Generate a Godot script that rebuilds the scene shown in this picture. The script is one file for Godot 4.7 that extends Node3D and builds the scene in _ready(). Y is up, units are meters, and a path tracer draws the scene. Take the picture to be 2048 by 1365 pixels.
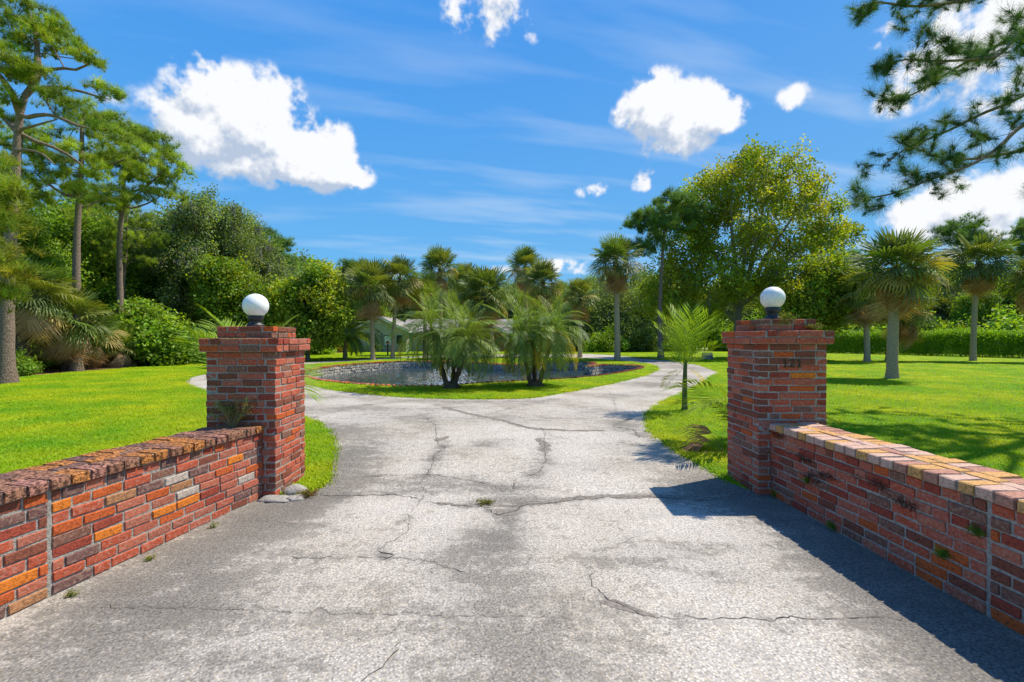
extends Node3D

# ---------------------------------------------------------------- helpers
var names := {}
var M := {}          # materials
var G := {}          # shared meshes
var rng := RandomNumberGenerator.new()

class MB:
	var v := PackedVector3Array()
	var n := PackedVector3Array()
	var c := PackedColorArray()
	var u := PackedVector2Array()
	func tri(a: Vector3, b: Vector3, d: Vector3, col := Color.WHITE) -> void:
		v.append(a); v.append(b); v.append(d)
		c.append(col); c.append(col); c.append(col)
	func tri3(a: Vector3, b: Vector3, d: Vector3, ca: Color, cb: Color, cd: Color) -> void:
		v.append(a); v.append(b); v.append(d)
		c.append(ca); c.append(cb); c.append(cd)
	func face(a: Vector3, b: Vector3, d: Vector3, out: Vector3, col := Color.WHITE) -> void:
		if (d - a).cross(b - a).dot(out) < 0.0:
			tri(a, d, b, col)
		else:
			tri(a, b, d, col)
	func quad(a: Vector3, b: Vector3, d: Vector3, e: Vector3, out: Vector3, col := Color.WHITE) -> void:
		face(a, b, d, out, col)
		face(a, d, e, out, col)
	func box(lo: Vector3, hi: Vector3, col := Color.WHITE) -> void:
		var p := func(i: int, j: int, k: int) -> Vector3: return Vector3(hi.x if i else lo.x, hi.y if j else lo.y, hi.z if k else lo.z)
		for s in 2:
			var w := 1.0 if s else -1.0
			quad(p.call(s, 0, 0), p.call(s, 1, 0), p.call(s, 1, 1), p.call(s, 0, 1), Vector3(w, 0, 0), col)
			quad(p.call(0, s, 0), p.call(1, s, 0), p.call(1, s, 1), p.call(0, s, 1), Vector3(0, w, 0), col)
			quad(p.call(0, 0, s), p.call(1, 0, s), p.call(1, 1, s), p.call(0, 1, s), Vector3(0, 0, w), col)
	func tube(pts: PackedVector3Array, rad: PackedFloat32Array, sides: int, col := Color.WHITE, rough := 0.0, cap := false) -> void:
		# smooth-shaded: gives its own normals (call only in meshes made of tubes)
		var rings := []
		var norms := []
		var prev := Vector3.ZERO
		for i in pts.size():
			var t := (pts[mini(i + 1, pts.size() - 1)] - pts[maxi(i - 1, 0)]).normalized()
			var side := prev
			if i == 0:
				side = t.cross(Vector3(0.3, 0.1, 1.0)).normalized()
				if side.length() < 0.5: side = t.cross(Vector3.RIGHT).normalized()
			side = (side - t * side.dot(t)).normalized()
			prev = side
			var up := t.cross(side)
			var ring := PackedVector3Array()
			var nn := PackedVector3Array()
			for k in sides:
				var a := TAU * k / sides
				var d := side * cos(a) + up * sin(a)
				var j := 1.0 + rough * sin(k * 12.9898 + i * 78.233) 
				ring.append(pts[i] + d * rad[i] * j)
				nn.append(d)
			rings.append(ring)
			norms.append(nn)
		for i in pts.size() - 1:
			var r0: PackedVector3Array = rings[i]
			var r1: PackedVector3Array = rings[i + 1]
			var n0: PackedVector3Array = norms[i]
			var n1: PackedVector3Array = norms[i + 1]
			for k in sides:
				var k2 := (k + 1) % sides
				v.append(r0[k]); v.append(r1[k]); v.append(r1[k2])
				n.append(n0[k]); n.append(n1[k]); n.append(n1[k2])
				v.append(r0[k]); v.append(r1[k2]); v.append(r0[k2])
				n.append(n0[k]); n.append(n1[k2]); n.append(n0[k2])
				for q in 6: c.append(col)
		if cap:
			var e: PackedVector3Array = rings[rings.size() - 1]
			for k in range(1, sides - 1):
				v.append(e[0]); v.append(e[k]); v.append(e[k + 1])
				for q in 3:
					n.append((pts[pts.size() - 1] - pts[pts.size() - 2]).normalized())
					c.append(col)
	func mesh(uv2 := PackedVector2Array()) -> ArrayMesh:
		var a := []
		a.resize(Mesh.ARRAY_MAX)
		a[Mesh.ARRAY_VERTEX] = v
		if n.size() == v.size(): a[Mesh.ARRAY_NORMAL] = n
		if c.size() == v.size(): a[Mesh.ARRAY_COLOR] = c
		if u.size() == v.size(): a[Mesh.ARRAY_TEX_UV] = u
		if uv2.size() == v.size(): a[Mesh.ARRAY_TEX_UV2] = uv2
		var m := ArrayMesh.new()
		m.add_surface_from_arrays(Mesh.PRIMITIVE_TRIANGLES, a)
		return m
	func smooth_mesh() -> ArrayMesh:
		var st := SurfaceTool.new()
		st.begin(Mesh.PRIMITIVE_TRIANGLES)
		for i in v.size():
			st.set_color(c[i])
			st.add_vertex(v[i])
		st.generate_normals()
		return st.commit()

func numbered(n: String) -> String:
	if not names.has(n):
		names[n] = 0
		return n
	names[n] += 1
	return "%s_%03d" % [n, names[n]]

func meta(o: Node, label := "", category := "", group := "", kind := "") -> void:
	for k in [["label", label], ["category", category], ["group", group], ["kind", kind]]:
		if k[1] != "": o.set_meta(k[0], k[1])

func thing(called: String, label: String, category: String, at: Vector3, turn := 0.0, group := "") -> Node3D:
	var o := Node3D.new()
	o.name = numbered(called)
	add_child(o)
	o.position = at
	o.rotation.y = turn
	meta(o, label, category, group)
	return o

func part(called: String, mesh: Mesh, mat: Material, parent: Node, kind := "") -> MeshInstance3D:
	var o := MeshInstance3D.new()
	o.mesh = mesh
	o.material_override = mat
	if parent == self:
		o.name = numbered(called)
		add_child(o)
	else:
		var key := str(parent.get_instance_id()) + called
		o.name = numbered_in(key, called)
		parent.add_child(o)
	if kind != "": o.set_meta("kind", kind)
	return o

func numbered_in(key: String, called: String) -> String:
	if not names.has(key):
		names[key] = 0
		return called
	names[key] += 1
	return "%s_%03d" % [called, names[key]]

func many(called: String, mesh: Mesh, mat: Material, where: Array[Transform3D], cols: PackedColorArray, parent: Node, kind := "stuff") -> MultiMeshInstance3D:
	var mm := MultiMesh.new()
	mm.transform_format = MultiMesh.TRANSFORM_3D
	mm.use_colors = true
	mm.mesh = mesh
	mm.instance_count = where.size()
	for i in where.size():
		mm.set_instance_transform(i, where[i])
		mm.set_instance_color(i, cols[i])
	var o := MultiMeshInstance3D.new()
	o.multimesh = mm
	o.material_override = mat
	if parent == self:
		o.name = numbered(called)
		add_child(o)
	else:
		o.name = numbered_in(str(parent.get_instance_id()) + called, called)
		parent.add_child(o)
	if kind != "": o.set_meta("kind", kind)
	return o

func copy_of(o: Node3D, label: String, at: Vector3, turn: float, size := Vector3.ONE, group := "") -> Node3D:
	var c: Node3D = o.duplicate()
	c.name = numbered(String(o.name).rstrip("0123456789").trim_suffix("_"))
	add_child(c)
	c.transform = Transform3D(Basis(Vector3.UP, turn).scaled_local(size), at)
	c.set_meta("label", label)
	if group != "": c.set_meta("group", group)
	return c

func rf(a: float, b: float) -> float: return rng.randf_range(a, b)
func rv() -> Vector3: return Vector3(rng.randfn(), rng.randfn(), rng.randfn())
func rb() -> Basis: return Basis(rv().normalized(), rf(0, TAU))
func lin(r: float, g: float, b: float) -> Color: return Color(r, g, b).linear_to_srgb()

# ---------------------------------------------------------------- textures and materials
func fnoise(seed_: int, freq: float, oct := 4, kind := FastNoiseLite.TYPE_SIMPLEX_SMOOTH) -> FastNoiseLite:
	var f := FastNoiseLite.new()
	f.seed = seed_
	f.frequency = freq
	f.noise_type = kind
	f.fractal_type = FastNoiseLite.FRACTAL_FBM if oct > 1 else FastNoiseLite.FRACTAL_NONE
	f.fractal_octaves = oct
	return f

func tile(size: int, f: FastNoiseLite) -> Image:
	return f.get_seamless_image(size, size)

func ramp(im: Image, stops: Array) -> Image:   # grey picture -> colours; stops: [at, Color]
	var lut := PackedByteArray()
	for i in 256:
		var t := i / 255.0
		var col: Color = stops[0][1]
		for k in stops.size() - 1:
			if t >= stops[k][0]:
				col = (stops[k][1] as Color).lerp(stops[k + 1][1], clampf((t - stops[k][0]) / (stops[k + 1][0] - stops[k][0]), 0, 1))
		for ch in [col.r, col.g, col.b]: lut.append(int(clampf(ch, 0, 1) * 255))
	var src := im.get_data()
	var out := PackedByteArray()
	out.resize(src.size() * 3)
	for i in src.size():
		var k := src[i] * 3
		out[i * 3] = lut[k]
		out[i * 3 + 1] = lut[k + 1]
		out[i * 3 + 2] = lut[k + 2]
	return Image.create_from_data(im.get_width(), im.get_height(), false, Image.FORMAT_RGB8, out)

func tex(im: Image) -> ImageTexture: return ImageTexture.create_from_image(im)
func gr(v: float) -> Color: return Color(v, v, v)

func mat(col: Color, rough := 0.8, spec := 0.4) -> StandardMaterial3D:
	var m := StandardMaterial3D.new()
	m.albedo_color = col
	m.roughness = rough
	m.metallic_specular = spec
	return m

func tri_map(m: StandardMaterial3D, scale: Vector3, world := true) -> void:
	m.uv1_triplanar = true
	m.uv1_world_triplanar = world
	m.uv1_scale = scale
	m.uv1_triplanar_sharpness = 4.0

func leafy(col := Color.WHITE, rough := 0.5, back := 0.5) -> StandardMaterial3D:
	var m := mat(col, rough, 0.4)
	m.vertex_color_use_as_albedo = true
	m.backlight_enabled = true
	m.backlight = Color(back, back, back * 0.5)
	return m

func make_materials() -> void:
	var blotch := tile(512, fnoise(3, 0.02, 5))
	var fine := tile(512, fnoise(5, 0.06, 4))
	var pits := tile(512, fnoise(9, 0.05, 3, FastNoiseLite.TYPE_CELLULAR))
	var t_blotch := tex(ramp(blotch, [[0.0, gr(0.68)], [0.35, gr(0.85)], [0.7, gr(0.95)], [1.0, gr(1.0)]]))
	var t_fine := tex(ramp(fine, [[0.0, gr(0.0)], [1.0, gr(1.0)]]))
	var t_pits := tex(pits)
	var chalk := Image.create(4, 4, false, Image.FORMAT_RGBA8)
	chalk.fill(Color(0.74, 0.65, 0.57, 0.36))
	var soot := Image.create(4, 4, false, Image.FORMAT_RGBA8)
	soot.fill(Color(0.17, 0.13, 0.11, 0.6))
	var lichen := Image.create(4, 4, false, Image.FORMAT_RGBA8)
	lichen.fill(Color(0.16, 0.11, 0.09, 0.92))
	var f2 := fnoise(21, 0.022, 6)
	f2.fractal_gain = 0.75
	var mask_src := tile(512, f2)
	var t_chalk := tex(ramp(mask_src, [[0.0, gr(0)], [0.48, gr(0.06)], [0.62, gr(0.5)], [0.78, gr(1)], [1.0, gr(1)]]))
	var t_soot := tex(ramp(mask_src, [[0.0, gr(1)], [0.26, gr(0.8)], [0.45, gr(0.1)], [1.0, gr(0)]]))
	var t_lich := tex(ramp(mask_src, [[0.0, gr(1)], [0.42, gr(0.9)], [0.58, gr(0.05)], [1.0, gr(0)]]))
	var fb := fnoise(23, 0.035, 6)
	fb.fractal_gain = 0.72
	var t_brick := tex(ramp(tile(512, fb), [[0.0, gr(0.5)], [0.3, gr(0.8)], [0.5, gr(0.96)], [1.0, gr(1.0)]]))
	M.t_fine = t_fine
	M.t_pits = t_pits
	M.t_blotch = t_blotch
	# bricks: [albedo (linear), which overlay]
	var tones := {
		"red": [lin(0.444, 0.083, 0.039), 0], "red_b": [lin(0.350, 0.070, 0.043), 1], "red_c": [lin(0.418, 0.102, 0.061), 0],
		"pink": [lin(0.464, 0.132, 0.076), 0], "pink_b": [lin(0.383, 0.116, 0.074), 0], "brown": [lin(0.255, 0.083, 0.052), 1], "brown_b": [lin(0.202, 0.087, 0.061), 0],
		"plum": [lin(0.161, 0.077, 0.069), 0], "char": [lin(0.081, 0.057, 0.055), 0], "orange": [lin(0.750, 0.217, 0.031), 1], "rust": [lin(0.565, 0.121, 0.034), 1],
		"tan": [lin(0.444, 0.217, 0.105), 1], "grey": [lin(0.538, 0.447, 0.382), 1], "navy": [lin(0.050, 0.047, 0.075), 9],
		"cop_a": [lin(0.586, 0.232, 0.067), 2], "cop_b": [lin(0.403, 0.195, 0.122), 2], "cop_c": [lin(0.488, 0.226, 0.171), 2], "cop_d": [lin(0.244, 0.134, 0.104), 2],
		"capr_a": [lin(0.66, 0.36, 0.13), 1], "capr_b": [lin(0.58, 0.38, 0.29), 9], "capr_c": [lin(0.488, 0.244, 0.171), 1],
	}
	for k in tones:
		var m := mat(tones[k][0], 0.88, 0.3)
		m.albedo_texture = t_brick
		tri_map(m, Vector3.ONE * 2.3)
		m.heightmap_enabled = true
		m.heightmap_texture = t_fine
		m.heightmap_scale = 0.2
		if tones[k][1] < 9:
			m.detail_enabled = true
			m.detail_blend_mode = BaseMaterial3D.BLEND_MODE_MIX
			m.detail_albedo = tex([chalk, soot, lichen][tones[k][1]])
			m.detail_mask = [t_chalk, t_soot, t_lich][tones[k][1]]
		M["brick_" + k] = m
	var mo := mat(lin(0.41, 0.385, 0.345), 0.95, 0.2)
	mo.albedo_texture = t_blotch
	tri_map(mo, Vector3.ONE * 3.1)
	mo.heightmap_enabled = true
	mo.heightmap_texture = t_fine
	mo.heightmap_scale = 0.5
	M.mortar = mo
	# bark
	var bark := tile(512, fnoise(31, 0.03, 4, FastNoiseLite.TYPE_CELLULAR))
	var t_bark := tex(ramp(bark, [[0.0, gr(0.35)], [0.35, gr(0.75)], [1.0, gr(1.0)]]))
	for k in [["bark_pine", lin(0.36, 0.27, 0.215), Vector3(1.6, 0.7, 1.6)], ["bark_oak", lin(0.32, 0.28, 0.235), Vector3(1.2, 0.5, 1.2)], ["bark_maple", lin(0.46, 0.41, 0.34), Vector3(1.0, 0.4, 1.0)],
			["bark_palm", lin(0.68, 0.52, 0.33), Vector3(0.6, 3.2, 0.6)], ["bark_palm_dark", lin(0.21, 0.15, 0.10), Vector3(0.8, 3.0, 0.8)]]:
		var m := mat(k[1], 0.95, 0.2)
		m.albedo_texture = t_bark
		tri_map(m, k[2])
		m.heightmap_enabled = true
		m.heightmap_texture = tex(bark)
		m.heightmap_scale = 2.0
		M[k[0]] = m
	M.leaf = leafy(Color.WHITE, 0.5, 1.0)
	M.leaf_matt = leafy(Color.WHITE, 0.75, 0.5)
	M.needle = leafy(Color.WHITE, 0.6, 0.9)
	M.palm = leafy(Color.WHITE, 0.55, 0.9)
	M.grass = leafy(Color.WHITE, 0.65, 1.0)
	M.dead = leafy(Color.WHITE, 0.9, 0.4)
	# ground
	var gnd := tile(1024, fnoise(41, 0.012, 6))
	var lawn := mat(Color.WHITE, 0.95, 0.1)
	lawn.albedo_texture = tex(ramp(gnd, [[0.0, lin(0.156, 0.242, 0.005)], [0.35, lin(0.211, 0.320, 0.005)], [0.65, lin(0.257, 0.359, 0.006)], [1.0, lin(0.312, 0.367, 0.016)]]))
	tri_map(lawn, Vector3.ONE * 0.13)
	lawn.heightmap_enabled = true
	lawn.heightmap_texture = t_fine
	lawn.heightmap_scale = 4.0
	M.lawn = lawn
	var mul := mat(Color.WHITE, 1.0, 0.1)
	mul.albedo_texture = tex(ramp(fine, [[0.0, lin(0.05, 0.03, 0.02)], [0.5, lin(0.14, 0.08, 0.05)], [1.0, lin(0.28, 0.17, 0.11)]]))
	tri_map(mul, Vector3.ONE * 0.5)
	M.mulch = mul
	# stone of the pond wall
	var stn := mat(lin(0.70, 0.64, 0.54), 0.95, 0.2)
	stn.albedo_texture = tex(ramp(blotch, [[0.0, gr(0.3)], [0.4, gr(0.7)], [0.7, gr(0.95)], [1.0, gr(1.0)]]))
	tri_map(stn, Vector3.ONE * 0.7)
	stn.heightmap_enabled = true
	stn.heightmap_texture = t_pits
	stn.heightmap_scale = 2.0
	M.stone = stn
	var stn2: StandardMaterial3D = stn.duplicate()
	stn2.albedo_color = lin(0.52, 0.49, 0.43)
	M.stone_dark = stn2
	var w := mat(lin(0.03, 0.048, 0.055), 0.06, 0.5)
	M.water = w
	M.drop = mat(lin(0.85, 0.88, 0.9), 0.3, 0.5)
	var opal := mat(lin(0.80, 0.80, 0.80), 0.32, 0.5)
	opal.subsurf_scatter_enabled = true
	opal.subsurf_scatter_strength = 0.4
	M.opal = opal
	var opal2 := mat(lin(0.78, 0.765, 0.74), 0.4, 0.5)
	opal2.subsurf_scatter_enabled = true
	opal2.subsurf_scatter_strength = 0.3
	opal2.detail_enabled = true
	var dirt := Image.create(4, 4, false, Image.FORMAT_RGBA8)
	dirt.fill(Color(0.5, 0.42, 0.34, 0.55))
	opal2.detail_albedo = tex(dirt)
	opal2.detail_mask = tex(ramp(mask_src, [[0.0, gr(1)], [0.26, gr(0.9)], [0.36, gr(0)], [1.0, gr(0)]]))
	tri_map(opal2, Vector3.ONE * 2.0)
	M.opal_dirty = opal2
	M.iron = mat(lin(0.02, 0.02, 0.022), 0.5, 0.5)
	M.bronze = mat(lin(0.055, 0.043, 0.022), 0.5, 0.5)
	M.bronze.metallic = 0.6
	M.siding = mat(lin(0.37, 0.40, 0.31), 0.8, 0.3)
	M.trim = mat(lin(0.66, 0.70, 0.62), 0.7, 0.3)
	M.glass = mat(lin(0.03, 0.05, 0.05), 0.08, 0.6)
	M.blind = mat(lin(0.60, 0.72, 0.68), 0.6, 0.3)
	M.frame_dark = mat(lin(0.02, 0.05, 0.04), 0.6, 0.4)
	M.wood = mat(lin(0.16, 0.085, 0.045), 0.85, 0.3)
	var rfm := mat(lin(0.38, 0.345, 0.32), 0.95, 0.2)
	rfm.albedo_texture = t_blotch
	tri_map(rfm, Vector3(1.1, 3.0, 1.1))
	M.shingle = rfm
	M.crack = mat(lin(0.08, 0.07, 0.06), 1.0, 0.1)
	M.cable = mat(lin(0.12, 0.12, 0.13), 0.6, 0.4)
	var pat := mat(lin(0.27, 0.235, 0.20), 0.95, 0.2)
	pat.albedo_texture = t_blotch
	tri_map(pat, Vector3.ONE * 1.7)
	pat.heightmap_enabled = true
	pat.heightmap_texture = t_fine
	pat.heightmap_scale = 0.4
	M.patch = pat
	var foam := mat(lin(0.7, 0.75, 0.78), 0.6, 0.4)
	M.foam = foam

# ---------------------------------------------------------------- sky
var n_cloud: FastNoiseLite
var n_wisp: FastNoiseLite
var n_puff: FastNoiseLite

# clouds: [azimuth deg, elevation deg, radius azimuth, radius elevation, weight]
const CLOUDS := [
	[-34.5, 25.3, 2.6, 2.4, 1.0], [-33.6, 22.0, 4.2, 3.0, 1.0], [-29.8, 23.6, 3.4, 3.2, 1.0], [-27.0, 25.4, 2.6, 2.4, 1.0], [-29.0, 20.4, 5.2, 3.2, 1.0],
	[-25.2, 20.0, 3.6, 2.6, 1.0], [-21.8, 21.6, 2.6, 2.6, 1.0], [-19.6, 19.4, 2.4, 2.2, 1.0], [-22.5, 18.4, 3.8, 1.7, 0.9], [-36.0, 21.4, 2.0, 1.8, 0.5], [-34.6, 19.4, 3.0, 1.9, 0.9], [-31.0, 17.9, 3.8, 1.6, 0.9], [-24.0, 18.2, 3.4, 1.2, 0.7],
	[-41.4, 22.0, 2.4, 1.8, 0.36], [-38.8, 19.6, 2.0, 1.3, 0.34],
	[17.0, 26.6, 3.0, 2.6, 1.0], [19.2, 25.6, 3.4, 3.0, 1.0], [20.6, 23.2, 4.0, 2.6, 1.0], [23.4, 25.4, 3.0, 2.0, 0.9], [25.6, 23.8, 2.4, 1.1, 0.75], [14.0, 25.4, 2.0, 1.2, 0.6], [19.0, 21.6, 2.6, 1.2, 0.7],
	[31.8, 24.2, 1.7, 1.3, 0.95], [9.9, 18.0, 2.0, 1.0, 1.0], [16.2, 18.2, 1.9, 1.3, 0.95], [28.0, 19.2, 1.6, 0.6, 0.5],
	[-2.2, 36.2, 3.0, 2.4, 0.62], [-7.2, 35.2, 2.2, 1.9, 0.6], [2.2, 34.4, 2.2, 1.8, 0.66], [-3.6, 33.2, 2.0, 1.4, 0.42], [0.5, 37.8, 3.0, 1.6, 0.6], [-5.0, 36.8, 3.0, 1.2, 0.42],
	[40.5, 26.6, 3.2, 2.4, 0.66], [44.0, 23.4, 3.6, 2.4, 0.8], [47.5, 26.4, 4.4, 2.6, 0.75], [43.5, 30.5, 3.6, 1.8, 0.62], [49.0, 19.6, 4.0, 2.0, 0.75], [40.0, 21.4, 2.2, 1.4, 0.5],
	[43.4, 11.4, 4.0, 2.2, 1.0], [47.2, 10.8, 5.0, 2.4, 1.0], [40.0, 9.6, 3.4, 1.5, 0.8], [46.0, 13.0, 2.6, 1.6, 0.9],
	[6.5, 8.8, 4.0, 1.3, 0.66], [-1.0, 8.6, 4.0, 0.9, 0.5], [-14.0, 7.6, 5.0, 0.8, 0.42],
	[70.0, 24.0, 7.0, 5.0, 1.0], [78.0, 20.0, 6.0, 4.0, 0.9], [95.0, 32.0, 8.0, 5.0, 0.9], [120.0, 18.0, 9.0, 4.0, 1.0], [150.0, 30.0, 8.0, 6.0, 1.0], [-75.0, 26.0, 8.0, 5.0, 1.0], [-100.0, 16.0, 8.0, 4.0, 1.0],
	[-125.0, 34.0, 9.0, 5.0, 0.9], [-160.0, 22.0, 9.0, 5.0, 1.0], [-62.0, 14.0, 5.0, 2.6, 0.9], [58.0, 14.0, 5.0, 2.6, 0.9], [175.0, 14.0, 6.0, 3.0, 0.8], [20.0, 62.0, 8.0, 5.0, 0.7], [-110.0, 58.0, 12.0, 6.0, 0.8],
]

func cloud_field(w: int, h: int, az0: float, az1: float, el0: float, el1: float) -> Image:
	var a := PackedFloat32Array()
	a.resize(w * h)
	for c in CLOUDS:
		var x0 := maxi(0, int((c[0] - c[2] * 2.2 - az0) / (az1 - az0) * w))
		var x1 := mini(w - 1, int((c[0] + c[2] * 2.2 - az0) / (az1 - az0) * w) + 1)
		var y0 := maxi(0, int((el1 - c[1] - c[3] * 2.2) / (el1 - el0) * h))
		var y1 := mini(h - 1, int((el1 - c[1] + c[3] * 2.2) / (el1 - el0) * h) + 1)
		for y in range(y0, y1 + 1):
			var e: float = (el1 - (el1 - el0) * (y + 0.5) / h - c[1]) / (c[3] * 1.15)
			for x in range(x0, x1 + 1):
				var q: float = (az0 + (az1 - az0) * (x + 0.5) / w - c[0]) / (c[2] * 1.15)
				a[y * w + x] += c[4] * exp(-(q * q + e * e) * 1.5)
	return Image.create_from_data(w, h, false, Image.FORMAT_RF, a.to_byte_array())

func sky_block(w: int, h: int, az0: float, az1: float, el0: float, el1: float) -> Image:
	var small := cloud_field(w / 3, h / 3, az0, az1, el0, el1)
	small.resize(w, h, Image.INTERPOLATE_BILINEAR)
	var f := small.get_data().to_float32_array()
	var out := PackedByteArray()
	out.resize(w * h * 3)
	var up_step := maxi(1, int(2.2 / (el1 - el0) * h))
	var side_step := maxi(1, int(1.2 / (az1 - az0) * w))
	for y in h:
		var el := deg_to_rad(el1 - (el1 - el0) * (y + 0.5) / h)
		var e := clampf(el / (PI / 2), 0.0, 1.0)
		# clear air, darker towards the zenith
		var t := 1.0 - pow(1.0 - e, 2.6)
		var ar := lerpf(0.30, 0.018, pow(t, 0.48))
		var ag := lerpf(0.69, 0.245, pow(t, 0.60))
		var ab := lerpf(0.94, 0.82, pow(t, 1.0))
		var ce := cos(el)
		var se := sin(el)
		for x in w:
			var az := deg_to_rad(az0 + (az1 - az0) * (x + 0.5) / w)
			var dx := sin(az) * ce
			var dz := -cos(az) * ce
			var warm := clampf(0.5 + 0.5 * dx, 0.0, 1.0)    # paler air on the sun's side
			var haze := 0.20 * warm * warm
			var r := lerpf(ar, 0.42, haze)
			var g := lerpf(ag, 0.66, haze)
			var b := lerpf(ab, 0.93, haze)
			# thin cirrus streaks on a flat layer
			var lay := 1.0 / maxf(se + 0.12, 0.12)
			var ci := n_wisp.get_noise_2d((dx * 0.55 - dz * 0.35) * lay * 1.3, (dx * 0.25 + dz) * lay * 3.4)
			ci = clampf(ci * 1.3 + 0.10, 0.0, 1.0) * (0.10 + 0.46 * warm) * clampf(1.25 - e * 1.7, 0.0, 1.0)
			r = lerpf(r, 0.80, ci)
			g = lerpf(g, 0.88, ci)
			b = lerpf(b, 0.97, ci)
			var i := y * w + x
			var d0 := f[i]
			if d0 > 0.03:
				var nz := n_cloud.get_noise_3d(dx * 10.0, se * 10.0, dz * 10.0) + 0.55 * (-0.42 - n_puff.get_noise_3d(dx * 22.0, se * 22.0, dz * 22.0))
				var d := smoothstep(0.28, 1.02, d0 * 1.06 + nz * 1.7 * smoothstep(0.0, 0.55, d0))
				if d > 0.0:
					var j := maxi(0, y - up_step) * w + mini(w - 1, x + side_step)
					var nz2 := n_cloud.get_noise_3d((dx + 0.012) * 10.0, (se + 0.022) * 10.0, dz * 10.0) + 0.55 * (-0.42 - n_puff.get_noise_3d((dx + 0.012) * 22.0, (se + 0.022) * 22.0, dz * 22.0))
					var sh := clampf(0.66 + 1.1 * (d0 - f[j]) + 1.5 * (nz - nz2) + 0.5 * nz + 0.1 * (1.0 - d), 0.0, 1.0)
					r = lerpf(r, lerpf(0.50, 0.98, sh), d)
					g = lerpf(g, lerpf(0.60, 0.99, sh), d)
					b = lerpf(b, lerpf(0.76, 1.02, sh), d)
			out[i * 3] = int(pow(r * 0.86, 0.4545) * 255.0)
			out[i * 3 + 1] = int(pow(g * 0.86, 0.4545) * 255.0)
			out[i * 3 + 2] = int(pow(minf(b * 0.86, 1.0), 0.4545) * 255.0)
	return Image.create_from_data(w, h, false, Image.FORMAT_RGB8, out)

func sky_image() -> Image:
	n_cloud = fnoise(7, 1.1, 7)
	n_cloud.fractal_gain = 0.64
	n_wisp = fnoise(8, 0.9, 5)
	n_puff = fnoise(17, 0.9, 3, FastNoiseLite.TYPE_CELLULAR)
	n_puff.cellular_return_type = FastNoiseLite.RETURN_DISTANCE
	var all := Image.create(4096, 2048, false, Image.FORMAT_RGB8)
	all.fill(Color(0.36, 0.38, 0.30))
	var rough := sky_block(1024, 256, -180, 180, 0, 90)
	rough.resize(4096, 1024, Image.INTERPOLATE_BILINEAR)
	# azimuth 0 (straight ahead) is the picture's left edge
	all.blit_rect(rough, Rect2i(2048, 0, 2048, 1024), Vector2i(0, 0))
	all.blit_rect(rough, Rect2i(0, 0, 2048, 1024), Vector2i(2048, 0))
	var front := sky_block(1280, 512, -56.25, 56.25, 0, 45)
	all.blit_rect(front, Rect2i(640, 0, 640, 512), Vector2i(0, 512))
	all.blit_rect(front, Rect2i(0, 0, 640, 512), Vector2i(4096 - 640, 512))
	return all

# ================================================================ the place
const PINE_YOUNG := [Color(0.300, 0.384, 0.032), Color(0.380, 0.384, 0.032), Color(0.220, 0.336, 0.032)]
const YELLOWISH := [Color(0.293, 0.413, 0.034), Color(0.220, 0.362, 0.034), Color(0.367, 0.427, 0.037), Color(0.171, 0.297, 0.034)]

func _ready() -> void:
	rng.seed = 4207
	# camera
	var cam := Camera3D.new()
	cam.name = "camera"
	cam.fov = 73.74
	cam.near = 0.05
	cam.far = 3000.0
	cam.position = Vector3(0, 1.565, 0)
	cam.rotation_degrees = Vector3(-0.28, 0, 0)
	add_child(cam)
	cam.current = true
	# sky and exposure
	var env := Environment.new()
	env.background_mode = Environment.BG_SKY
	var sky := Sky.new()
	var pano := PanoramaSkyMaterial.new()
	pano.panorama = tex(sky_image())
	sky.sky_material = pano
	env.sky = sky
	env.background_energy_multiplier = 0.78
	env.tonemap_mode = Environment.TONE_MAPPER_LINEAR
	env.tonemap_exposure = 1.49
	env.sdfgi_enabled = true
	env.ssao_enabled = true
	env.ssil_enabled = true
	var we := WorldEnvironment.new()
	we.name = "environment"
	we.environment = env
	add_child(we)
	# sun: high, ahead and to the right
	var sun := DirectionalLight3D.new()
	sun.name = "sun"
	sun.light_energy = 1.46
	sun.light_color = Color(1.0, 0.965, 0.90)
	sun.light_angular_distance = 0.5
	sun.shadow_enabled = true
	add_child(sun)
	sun.look_at_from_position(Vector3(0.99, 1.65, -0.49) * 50.0, Vector3.ZERO)
	make_materials()
	make_shared()
	build_ground()
	build_driveway()
	build_pond()
	build_house()
	build_gate()
	plant_pines()
	plant_near_pine()
	plant_broadleaves()
	plant_woods()
	plant_palms()
	plant_feather_palms()
	plant_hedge()
	small_things()
	sow_grass()

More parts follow.
